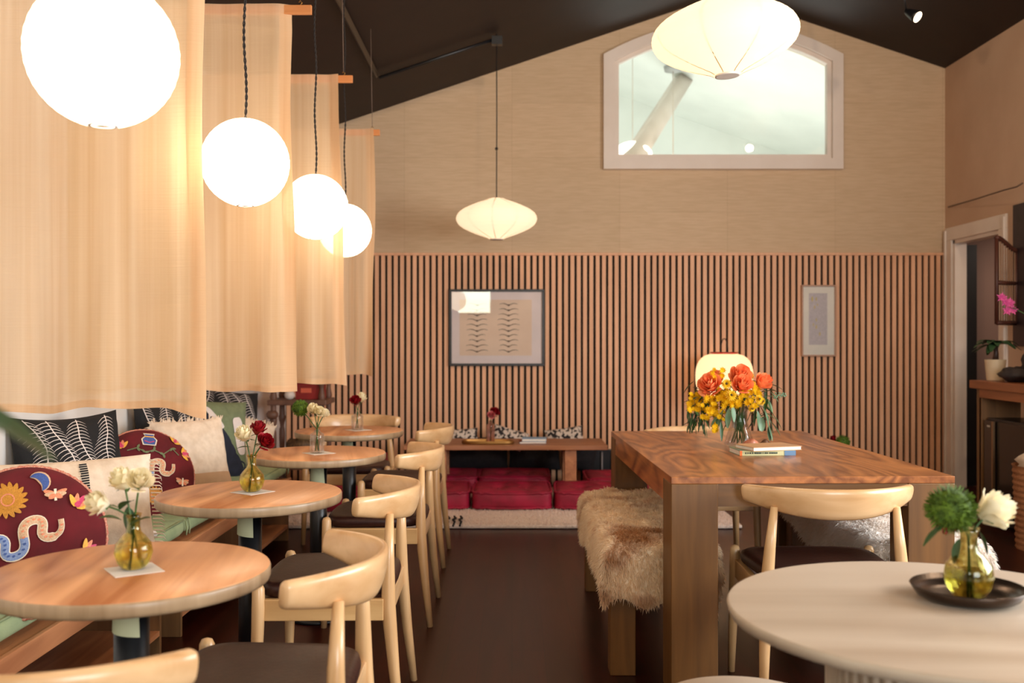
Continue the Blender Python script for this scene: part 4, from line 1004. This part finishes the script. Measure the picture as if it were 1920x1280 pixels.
m.tube([Q(1400, 752, -.06), Q(1430, 762, -.09), Q(1445, 790, -.1), Q(1450, 812, -.1)], .0015, 5); m.tube([Q(1420, 745, -.05), Q(1450, 742, -.07), Q(1474, 738, -.07)], .0012, 5)
for k in range(26): m.ball(Q(1450 + k * .95, 742 - k * .15 + rnd.uniform(-5, 5), -.07), .0035, 6)
m.build('eucalyptus', M_leafb, bq)
# stones by the vase, books
m = MB()
def rock(mb, c, r, seed, sz=(1, 1, .7)):
    rn = random.Random(seed); ph = [rn.uniform(0, 6) for _ in range(6)]
    def fn(u, v):
        a, b_ = 2 * pi * u, pi * v; d_ = Vector((sin(b_) * cos(a), sin(b_) * sin(a), -cos(b_)))
        k = 1 + .16 * sin(3 * d_.x * 2 + ph[0]) + .12 * sin(5 * d_.y * 2 + ph[1]) + .1 * sin(4 * d_.z * 2 + ph[2])
        return (c[0] + d_.x * r * k * sz[0], c[1] + d_.y * r * k * sz[1], c[2] + d_.z * r * k * sz[2])
    mb.grid(fn, 14, 10, 0, True)
rp = P(1410, 0, 4.36)
m = MB(); rock(m, (0, 0, .022), .026, 3, (1.2, .8, .8)); tag(m.build('pink_stone', pm('rose_quartz', (206, 134, 104), (160, 92, 66), 30, rough=.35), None, (rp.x, 4.37, .7702)), 'small pinkish stone beside the bouquet vase', 'stone')
m = MB(); rock(m, (0, 0, .016), .02, 8, (1.3, .9, .8)); tag(m.build('brown_stone', pm('brown_rock', (110, 74, 48), None, 30), None, (1.125, 4.42, .7702)), 'small brown stone behind the books', 'stone')
def book(label, x, y, z, w_, d_, h_, rz, cover, g='books on the long table', spinecol=None, pages_front=False):
    t = thing('book', label, 'book', (x, y, z), rz, g)
    MB().box(-w_ / 2, -d_ / 2, 0, w_ / 2, d_ / 2, .002).box(-w_ / 2, -d_ / 2, h_ - .002, w_ / 2, d_ / 2, h_).build('cover', cover, t)
    MB().box(-w_ / 2 + .003, -d_ / 2 + .003, .002, w_ / 2 - .003, d_ / 2 - .003, h_ - .002).build('pages', pm('page_paper', (240, 232, 220), None, 90), t)
    if spinecol:
        MB().box(-w_ / 2, -d_ / 2 - .001, 0, w_ / 2, -d_ / 2 + .003, h_).build('spine', spinecol, t, bevel=.001)
    return t
bk = book('lower book with pale green and blue spine on the long table', 1.05, 4.19, .7702, .235, .16, .021, R(4), pm('green_cover', (150, 160, 128), (120, 140, 130), 9), spinecol=pm('spine_paper', (196, 190, 140), (178, 178, 130), 5))
MB().box(.07, -.0825, 0.0005, .1178, -.081, .0205).build('spine_band', pm('blue_band', (96, 128, 160)), bk)
MB().box(-.1178, -.0825, 0.0005, -.108, -.081, .0205).build('spine_band', pm('orange_band', (226, 110, 40)), bk)
m = MB(); rn = random.Random(5); x = -.095
while x < .045:
    ww = rn.uniform(.002, .006); m.box(x, -.0828, .008, x + ww, -.081, .014); x += ww + rn.choice((.0012, .0012, .005))
m.build('spine_lettering', pm('dark_ink', (40, 60, 50)), bk)
book('upper tan book with white page edges on the long table', 1.075, 4.18, .7914, .225, .155, .016, R(16), wood('tan_cover', (206, 160, 116), (186, 138, 96), 0, .6, .5))
# ------------------------------------------------------------------ back seating nook
rg = soft_box(-1.6, 6.56, 0.001, 1.52, 8.25, .03, .012, 24, 0).build('shag_rug', pm('ivory_wool', (244, 226, 212), (226, 204, 190), 70, rough=.95, bump=.6)); tag(rg, 'ivory shag rug with black marks under the crimson floor cushions', 'rug')
f = MB(); rnd = random.Random(11); vs = []; fs = []
for i in range(9000):
    x = rnd.uniform(-1.58, 1.5); y = rnd.uniform(6.54, 7.15); z = .028 if y > 6.565 else rnd.uniform(.004, .028)
    k = len(vs); dx = rnd.uniform(-.008, .008); sx = .003
    vs += [(x - sx, y, z), (x + sx, y, z), (x + dx, y - rnd.uniform(.002, .012), z + rnd.uniform(.008, .018))]; fs.append((k, k + 1, k + 2))
f.add(vs, fs).build('wool_pile', pm('ivory_wool', (244, 226, 212)), rg)['kind'] = 'stuff'
m = MB()
for k in range(3):
    x = -.43 + k * .043; m.tube([(x, 6.555, .022), (x + .008, 6.60, .042), (x - .008, 6.66, .044), (x + .008, 6.72, .044), (x - .006, 6.79, .043)], .0075, 6)
m.build('black_marks', M_black, rg)
G = 'tufted crimson floor cushions'
def pouf_proto():
    o = soft_box(-.28, -.28, 0, .28, .28, .135, .035, 30, .014, .036).build('floor_cushion', M_velvet); tag(o, 'x', 'cushion', G)
    m = MB()
    for z in (.018, .122):
        n = 120; pts = []
        for i in range(n + 1):
            a = 2 * pi * i / n; X = math.copysign(abs(cos(a)) ** .22, cos(a)) * .284; Y = math.copysign(abs(sin(a)) ** .22, sin(a)) * .284; pts.append((X, Y, z + .004 * sin(i * 1.1)))
        m.tube(pts, .009, 6, cap=False)
    m.build('piping', M_velvet, o)
    m = MB()
    for sx in (-1, 1):
        for sy in (-1, 1): m.ball((sx * .1, sy * .1, .127), .010, 8)
        
    m.build('tufts', M_velvet, o); return o
pf = pouf_proto()
PF = [(0.0, 7.38, .031, 0, 'crimson floor cushion in the middle of the front row'), (-.60, 7.38, .031, 2, 'crimson floor cushion left of the middle one in the front row'),
      (.60, 7.37, .031, -2, 'crimson floor cushion right of the middle one, partly behind the sheepskin bench'), (1.19, 7.38, .031, 1, 'crimson floor cushion at the right of the front row, beyond the long table leg'),
      (-1.2, 7.3, .031, 3, 'crimson floor cushion at the left of the front row, seen under the round tables'),
      (0.02, 8.15, .031, 0, 'crimson floor cushion in shade under the middle of the low table'), (-.56, 8.15, .031, 0, 'crimson floor cushion in shade under the left end of the low table'),
      (.87, 8.02, .031, 0, 'crimson floor cushion right of the low table leg, in front of the metal rack'),
      (-1.3, 8.05, .031, 0, 'bottom crimson floor cushion stacked left of the low table'), (-1.29, 8.06, .17, 5, 'top crimson floor cushion stacked left of the low table')]
for i, (x, y, z, rz, lb) in enumerate(PF):
    o = pf if i == 0 else copy_tree(pf)
    o.location = (x, y, z); o.rotation_euler.z = R(rz); o['label'] = lb
# low table
lt2 = thing('low_table', 'low oak coffee table among the crimson floor cushions', 'table', (-.05, 7.87, 0))
def slab(u, v, z):
    return 0
m = MB(); nn = 30; vs = []; 
for z in (.405, .44):
    for i in range(nn + 1): vs.append((-.78 + 1.56 * i / nn, -.275 + .006 * sin(i * .7) , z))
    for i in range(nn + 1): vs.append((.78 - 1.56 * i / nn, .275 + .006 * sin(i * .9), z))
q = 2 * (nn + 1)
m.add(vs, [tuple(reversed(range(q))), tuple(range(q, 2 * q))] + [(i, (i + 1) % q, q + (i + 1) % q, q + i) for i in range(q)], 0, False)
m.build('tabletop', wood('low_oak', (176, 116, 76), (144, 88, 54), 0, .7, .4), lt2, bevel=.004)
for x in (-.50, .50):
    for y in (-.2, .13): MB().box(x - .045, y - .03, 0.047, x + .045, y + .05, .405).build('leg', M_benchwood, lt2, bevel=.004)
lyr = P(915, 0, 7.75)
tg2 = thing('brass_tray', 'shallow oval brass tray holding a small vase on the low table', 'tray', (lyr.x, 7.76, .4405))
def oval(k, z): return [(.205 * k * math.copysign(abs(cos(2 * pi * i / 48)) ** .6, cos(2 * pi * i / 48)), .085 * k * math.copysign(abs(sin(2 * pi * i / 48)) ** .6, sin(2 * pi * i / 48)), z) for i in range(48)]
vs = oval(.94, 0) + oval(1, .006) + oval(1, .024) + oval(.97, .024) + oval(.93, .005)
m = MB().add(vs, [(j * 48 + i, j * 48 + (i + 1) % 48, (j + 1) * 48 + (i + 1) % 48, (j + 1) * 48 + i) for j in range(4) for i in range(48)] + [tuple(reversed(range(48))), tuple(4 * 48 + i for i in range(48))], 0, False)
m.build('tray_dish', M_gold, tg2)
vase('small clear vase with a red and a pink flower on the brass tray', (lyr.x + .02, 7.78, .4465), bottle_prof(.17, .032), glass('rosy_glass', (.95, .82, .80)),
     [('r', 927, 773, 7.75, .042), ('p', 921, 778, 7.72, .032)], [(924, 790, 7.75, -.2, 0, -.8, .05, .02)], neck=.17, seed=9)
book('dark red book lying flat on the low table, under the pale blue one', .16, 7.80, .4405, .21, .15, .016, R(2), pm('dark_red_cover', (120, 50, 44)), 'books on the low table')
book('pale blue book lying on top of the dark red one', .175, 7.80, .4570, .19, .15, .022, R(-3), pm('pale_blue_cover', (150, 186, 216), (130, 168, 204), 12), 'books on the low table')
# charcoal back cushions and patterned cushions
for x, w_, lb, roll in ((-.34, .62, 'charcoal back cushion under the left half of the low table', 0), (.19, .44, 'charcoal back cushion behind the middle of the low table', 0), (.585, .26, 'charcoal cushion slumped sideways at the right end of the low table', R(14))):
    pillow('back_cushion', lb, w_, .28, .16, M_char, (x, 8.44, .285 - (.01 if roll else 0)), 0, R(-8), group='charcoal back cushions', roll=roll)
M_speck = pm('speckled_print', (214, 196, 180), (40, 34, 34), 34, rough=.9, lo=.46, hi=.50, detail=2)
for (x, z, w_, roll, lb) in ((-.45, .44, .34, R(-4), 'speckled black and cream cushion left of the brass tray vase'), (-.02, .44, .30, R(45), 'speckled black and cream cushion tipped on its corner behind the tray'), (.44, .45, .32, R(-8), 'speckled black and cream cushion right of the pale blue book')):
    if roll == R(45): roll = R(16); w_ = .30; z = .445
    pillow('speckled_cushion', lb, w_, .17, .09, M_speck, (x, 8.30, z - .02), R(0), R(-18), group='speckled cushions behind the low table', roll=roll)
rk = thing('metal_rack', 'low black rack with pale upright bars right of the low table', 'rack', (.86, 8.50, 0))
MB().box(-.22, .02, .0, .22, .05, .31).build('back_panel', M_blackmetal, rk)
for k in range(5): MB().tube([(-.18 + .088 * k, 0, .05), (-.18 + .088 * k, 0, .30)], .008, 6).build('bar', pm('pale_metal', (150, 140, 140), None, 9, rough=.4), rk)
MB().box(-.22, -.02, .0, .22, .018, .05).build('rail', M_blackmetal, rk)
MB().box(-.22, -.02, .295, .22, .018, .31).build('rail', M_blackmetal, rk)
rk = thing('wooden_crate', 'dark slatted crate left of the low table, behind the cushions', 'crate', (-.66, 8.47, 0))
MB().box(-.12, 0, 0, .12, .08, .31).build('crate_body', M_dkwood, rk)
for z in (.14, .23): MB().box(-.12, -.015, z, .12, 0, z + .018).build('slat', pm('dull_wood', (120, 92, 76)), rk)
# ------------------------------------------------------------------ wooden shelf stand in the far left corner
ws = thing('wooden_stand', 'dark turned-wood shelf stand in the far left corner, below the cloth panels', 'shelf', (-1.60, 7.55, 0))
def turned(x, y, h, name='post'):
    pr = []; n = 60
    for i in range(n + 1):
        t = i / n; r = .022 + .006 * sin(t * 40) * (1 if .3 < (t * 4) % 1 < .7 else .2); pr.append((r, h * t))
    MB().lathe(pr, 14, o=(x, y, 0)).build(name, M_stand, ws)
M_stand = wood('aged_wood', (124, 86, 66), (92, 60, 46), 2, 1, .5)
for x, y in ((-.18, -.12), (.18, -.12), (.18, .16), (-.18, .16)): turned(x, y, .98)
MB().box(-.22, -.16, .76, .22, .2, .80).build('shelf_board', M_stand, ws, bevel=.006)
MB().box(-.22, -.16, .28, .22, .2, .31).build('shelf_board', M_stand, ws, bevel=.006)
MB().lathe([(.001, -.03), (.03, -.03), (.045, -.01), (.045, .01), (.03, .03), (.001, .03)], 18, o=(-.18, -.16, .69), cap=False).build('carved_knob', M_stand, ws)
MB().lathe([(.001, -.03), (.03, -.03), (.045, -.01), (.045, .01), (.03, .03), (.001, .03)], 18, o=(.18, -.16, .69), cap=False).build('carved_knob', M_stand, ws)
bx = thing('red_box', 'red box on the corner wooden stand', 'box', (-1.53, 7.52, .8005))
MB().box(-.09, -.07, 0, .11, .09, .13).build('box_body', pm('red_card', (150, 30, 24), (124, 22, 18), 9), bx, bevel=.003)
MB().box(-.05, -.072, .05, .03, -.069, .085).build('box_label', pm('orange_card', (220, 100, 70)), bx)
tag(MB().ball((0, 0, .035), .04, 16, sz=(1, 1, .9)).build('white_cup', M_white, None, (-1.66, 7.43, .8005)), 'small white rounded cup beside the red box', 'cup')
# driftwood / basket at floor level behind third table
m = MB(); rock(m, (0, 0, .125), .10, 21, (1.2, .9, .9)); tag(m.build('woven_basket', pm('brown_wicker', (120, 90, 56), (80, 58, 36), 60, bump=.6), None, (-1.58, 7.52, .3105)), 'brown rounded basket on the lower shelf of the corner stand', 'basket')
# ------------------------------------------------------------------ console, fridge and things at the right wall
cs = thing('console_counter', 'long oak counter against the right wall by the doorway', 'counter', (3.2, 4.3, 0))
M_counter = wood('counter_oak', (170, 102, 62), (140, 80, 46), 1, .8, .4)
MB().box(0, 0, .91, .535, 2.67, .966).build('counter_top', M_counter, cs, bevel=.004)
MB().box(.03, 2.56, 0, .06, 2.62, .91).box(.03, 2.55, .12, .30, 2.58, .91).build('end_panel', M_benchpanel, cs)
MB().box(.02, 0.02, .85, .05, 2.56, .91).build('front_rail', M_counter, cs)
MB().box(.03, .02, 0, .10, .09, .91).build('leg', M_counter, cs)
fr = thing('beverage_fridge', 'black glass-door drinks fridge under the counter', 'fridge', (3.235, 6.22, 0))
MB().box(.02, 0, .02, .48, .60, .715).build('fridge_body', M_blackmetal, fr, bevel=.005)
dd = MB().box(0, .01, .06, .02, .44, .70).build('fridge_door', pm('smoked_glass', (16, 12, 12), None, 5, rough=.12), fr)
MB().box(-.022, .435, .08, -.008, .455, .70).build('handle', pm('steel', (150, 120, 90), None, 9, rough=.3, metal=.7), dd)
MB().box(0, .46, .06, .02, .60, .70).build('side_strip', pm('dark_grey_strip', (62, 50, 46), None, 5, rough=.35), fr)
MB().box(-.002, .52, .655, .0, .56, .668).build('badge', M_paper, fr)
# potted plant on counter
CZ = .9665
pp = thing('potted_plant', 'small palm-like plant in a cream ribbed pot at the counter end', 'plant', (3.335, 6.87, CZ))
pr = [(.001, 0), (.052, 0)] + [(.055 + .014 * i / 24 + .0015 * (i % 2), .145 * i / 24) for i in range(25)] + [(.064, .145), (.062, .13), (.001, .13)]
MB().lathe(pr, 32, cap=False).build('pot', pm('cream_ceramic', (226, 204, 170), None, 9, rough=.4), pp)
MB().tube([(0, 0, .13), (.005, 0, .19), (0, 0, .25)], [.022, .016, .01], 10).build('trunk', M_dkwood, pp)
m = MB(); rnd = random.Random(5)
for k in range(22):
    a_ = 2 * pi * k / 22 + rnd.uniform(-.2, .2); leaf(m, (0, 0, .24), (cos(a_), sin(a_), rnd.uniform(.1, .9)), rnd.uniform(.14, .21), .055, 0, .55)
m.build('leaves', pm('dark_leaf', (60, 96, 58), (40, 70, 42), 20, rough=.4), pp)
m = MB(); rock(m, (0, 0, .05), .10, 31, (1.2, 1.6, .55)); rock(m, (.02, -.1, .12), .09, 35, (.8, 1.0, 1.1)); tag(m.build('dark_rock', pm('dark_stone', (62, 52, 50), (44, 36, 36), 20, rough=.7, bump=.5), None, (3.38, 6.60, CZ)), 'rough dark ornamental rock beside the cream pot', 'rock')
m = MB(); rock(m, (0, 0, .075), .078, 41, (1, 1, .95)); tag(m.build('mossy_ball', pm('olive_moss', (96, 92, 40), (74, 70, 30), 50, bump=.5), None, (3.36, 6.28, CZ + .06)), 'olive moss ball behind the small photo frame', 'plant ball')
MB_b = MB().lathe([(.05, 0), (.055, .06), (.05, .06)], 16); tag(MB_b.build('moss_stand', M_dkwood, None, (3.36, 6.28, CZ)), 'dark wooden stand under the moss ball', 'stand')
oc = thing('orchid', 'pink orchid stem with blossoms on the counter', 'orchid', (3.39, 6.44, CZ))
MB().lathe([(.03, 0), (.04, .07), (.036, .07), (.001, .06)], 18).build('pot', M_dkwood, oc)
top = P(1890, 572, 6.4) - Vector(oc.location)
MB().tube([(0, 0, .06), (.0, 0, .25), (-.02, 0, .42), (top.x, top.y, top.z)], .0035, 6).build('stem', M_stem, oc)
for k, (dx, dz_) in enumerate(((-.05, .05), (-.02, .02), (.01, .01), (.0, -.035), (.04, -.03), (.025, .02))):
    m = MB(); daisy(m, top + Vector((dx, -.02 + .01 * k, dz_)), (-.3, -1, .1), .036, 5, 0, 2); m.build('blossom', pm('orchid_pink', (226, 90, 150), (190, 50, 130), 30), oc)
pf2 = thing('photo_frame', 'small white photo frame standing on the counter', 'photo frame', (3.22 + .02, 6.19, CZ))
MB().box(-.002, -.005, 0, .12, .008, .155).build('frame', pm('pinkish_wood', (206, 166, 146)), pf2, rot=(R(-8), 0, 0), bevel=.002)
MB().box(.016, -.008, .02, .104, -.004, .138).build('print', M_paper, pf2, rot=(R(-8), 0, 0))
# wall shutter cabinet
sh = thing('shutter_cabinet', 'dark carved wall cabinet with an open arched slatted shutter', 'cabinet', (3.74, 7.36, 1.2))
MB().box(-.04, -.9, 0, -.0, 0, 1.04).build('body', pm('dark_plum_wood', (52, 36, 42), (40, 28, 32), 9, rough=.5), sh, bevel=.004)
M_shut = wood('red_brown_wood', (104, 58, 42), (74, 38, 28), 2, 1, .5)
hx, hy = -.03, -.045; ex, ey = -.245, -.17
def SP(t, z, off=0): return Vector((hx + (ex - hx) * t, hy + (ey - hy) * t + off, z))
lf = bpy.data.objects.new('shutter_leaf', None); C.objects.link(lf); lf.parent = sh
def topz(t): return .70 + .085 * (.5 - .5 * cos(pi * t)) - .0
m = MB()
for t in (.03, .97): m.tube([SP(t, .16), SP(t, topz(t) - .01)], .016, 4)
m.tube([SP(i / 12, topz(i / 12)) for i in range(13)], .018, 6)
for z in (.17, .46): m.tube([SP(.03, z), SP(.97, z)], .017, 4)
m.build('leaf_frame', M_shut, lf)
m = MB()
for k in range(1, 9): m.tube([SP(k / 9, .17), SP(k / 9, topz(k / 9))], .005, 5)
m.build('spindles', pm('tan_cane', (156, 118, 92)), lf)
# basket near counter
bk2 = thing('wicker_basket', 'tall tan wicker basket with cloth, by the fridge at the picture edge', 'basket', (3.19, 5.92, 0))
def wick(u, v):
    a = 2 * pi * u; r = .175 + .02 * v + .004 * sin(v * 90) ; return (r * cos(a), r * sin(a), .5 * v)
MB().grid(wick, 40, 60, 0, True).build('basket_body', pm('tan_wicker', (190, 128, 84), (150, 94, 58), 60, (1, 1, 5), .7, .5), bk2)
m = MB(); rock(m, (0, 0, .50), .19, 5, (1, 1, .45)); m.build('cloth_lining', M_cream, bk2)
# green flower on hidden stool behind the long table
stl = thing('wooden_stool', 'low dark wooden stool behind the long table, holding a little vase', 'stool', (2.26, 6.8, 0))
MB().lathe([(.001, .36), (.15, .36), (.155, .37), (.155, .385), (.15, .39), (.001, .39)], 32, cap=False).build('seat', M_dkwood, stl)
for k in range(3):
    a_ = 2 * pi * k / 3; MB().tube([(.08 * cos(a_), .08 * sin(a_), .37), (.13 * cos(a_), .13 * sin(a_), 0)], .014, 8).build('leg', M_dkwood, stl)
vase('little vase with a bright green pompom and red bud behind the long table', (2.255, 6.8, .3905), bottle_prof(.10, .03), M_clear, [('g', 1580, 829, 6.8, .05), ('r', 1563, 823, 6.82, .025)], [], neck=.10, seed=12)
# ------------------------------------------------------------------ framed pictures on slats
def framed(name, px0, py0, px1, py1, fw, fm, label, mat_in, yaw=0):
    a = P(px0, py1, YB - .06); b = P(px1, py0, YB - .06); t = thing(name, label, 'picture', ((a.x + b.x) / 2, YB - .055, a.z)); W = b.x - a.x; H = b.z - a.z
    m = MB()
    for x0, x1, z0, z1 in ((-W / 2, W / 2, 0, fw), (-W / 2, W / 2, H - fw, H), (-W / 2, -W / 2 + fw, fw, H - fw), (W / 2 - fw, W / 2, fw, H - fw)): m.box(x0, -.012, z0, x1, .018, z1)
    m.build('frame', fm, t, bevel=.002)
    MB().box(-W / 2 + fw, .004, fw, W / 2 - fw, .016, H - fw).build('mount_board', mat_in, t)
    g = MB().add([(-W / 2 + fw, -.002, fw), (W / 2 - fw, -.002, fw), (W / 2 - fw, -.002, H - fw), (-W / 2 + fw, -.002, H - fw)], [(0, 1, 2, 3)], 0, False).build('glazing', M_pglass, t)
    return t, W, H
M_pglass = pane_mat('picture_glass', (1, 1, 1), .03)
t, W, H = framed('framed_picture', 842, 542, 1021, 686, .022, pm('black_frame', (30, 22, 18), None, 9, rough=.4), 'black-framed ink drawing of bird-like strokes on the slatted wall', pm('mount_pinkish', (250, 228, 222), None, 5))
x0, x1, z0, z1 = -W / 2 + .09, W / 2 - .11, .09, H - .09
MB().box(x0, .0025, z0, x1, .005, z1).build('print_paper', pm('tan_paper', (250, 216, 188), (244, 208, 180), 5), t)
m = MB(); rnd = random.Random(2)
for cx in (x0 + .15, x0 + .42):
    for k in range(10):
        z = z0 + .035 + k * (z1 - z0 - .08) / 9; hw = .085 + rnd.uniform(-.012, .012)
        for sg in (-1, 1):
            pts = [(cx + sg * hw * tt, .001, z + .020 * sin(pi * tt * .9) * .8 - .006 * (1 - tt)) for tt in (0, .2, .4, .6, .8, 1)]
            m.tube(pts, [.004, .003, .003, .0022, .0016, .0008], 4)
        m.ball((cx, .0012, z), .006, 6, sz=(1, .3, 1.2))
m.build('ink_strokes', pm('sepia_ink', (86, 60, 46)), t)
t, W, H = framed('framed_picture', 1503, 534, 1568, 668, .014, pm('pale_frame', (176, 130, 98), None, 9, rough=.4), 'narrow pale-framed print on the slatted wall, above the long table', pm('mount_cream', (252, 240, 224), None, 5))
MB().box(-W / 2 + .065, .0025, .10, W / 2 - .075, .005, H - .07).build('print_paper', pm('lilac_print', (214, 200, 202), (200, 188, 188), 60), t)
m = MB()
for (x, z, r_) in ((-.055, H - .12, .012), (-.02, H - .12, .009), (-.035, H - .19, .008), (-.01, H - .17, .006), (-.02, H - .30, .008), (-.045, H - .34, .007), (-.02, H - .36, .009), (.01, H - .42, .009)):
    m.ball((x, .0022, z), r_, 8, sz=(.8, .1, 2))
m.build('yellow_marks', pm('pale_gold_ink', (220, 196, 130)), t)
# ------------------------------------------------------------------ leafy plant close to the camera at left
fp = thing('foreground_plant', 'out-of-focus dark green leaf at the left picture edge', 'plant', (-.62, .86, 0))
MB().lathe([(.001, 0), (.11, 0), (.14, .30), (.13, .30), (.001, .27)], 28, cap=False).build('pot', M_blackmetal, fp)
MB().tube([(0, 0, .27), (.01, 0, .7), (.02, -.01, 1.05), (.10, -.03, 1.20)], [.012, .01, .007, .004], 8).build('stem', M_dkwood, fp)
m = MB()
for (sx, sz_, dx, dz_, l) in ((.105, 1.215, .9, -.35, .135), (.10, 1.205, .95, -.2, .09), (.0, 1.0, -.6, .2, .12), (.02, .9, -.3, .5, .12)):
    leaf(m, (sx, -.03, sz_), (dx, .1, dz_), l, .06, 0, .15)
m.build('leaves', pm('glossy_leaf', (40, 72, 44), (70, 60, 34), 12, rough=.35), fp)
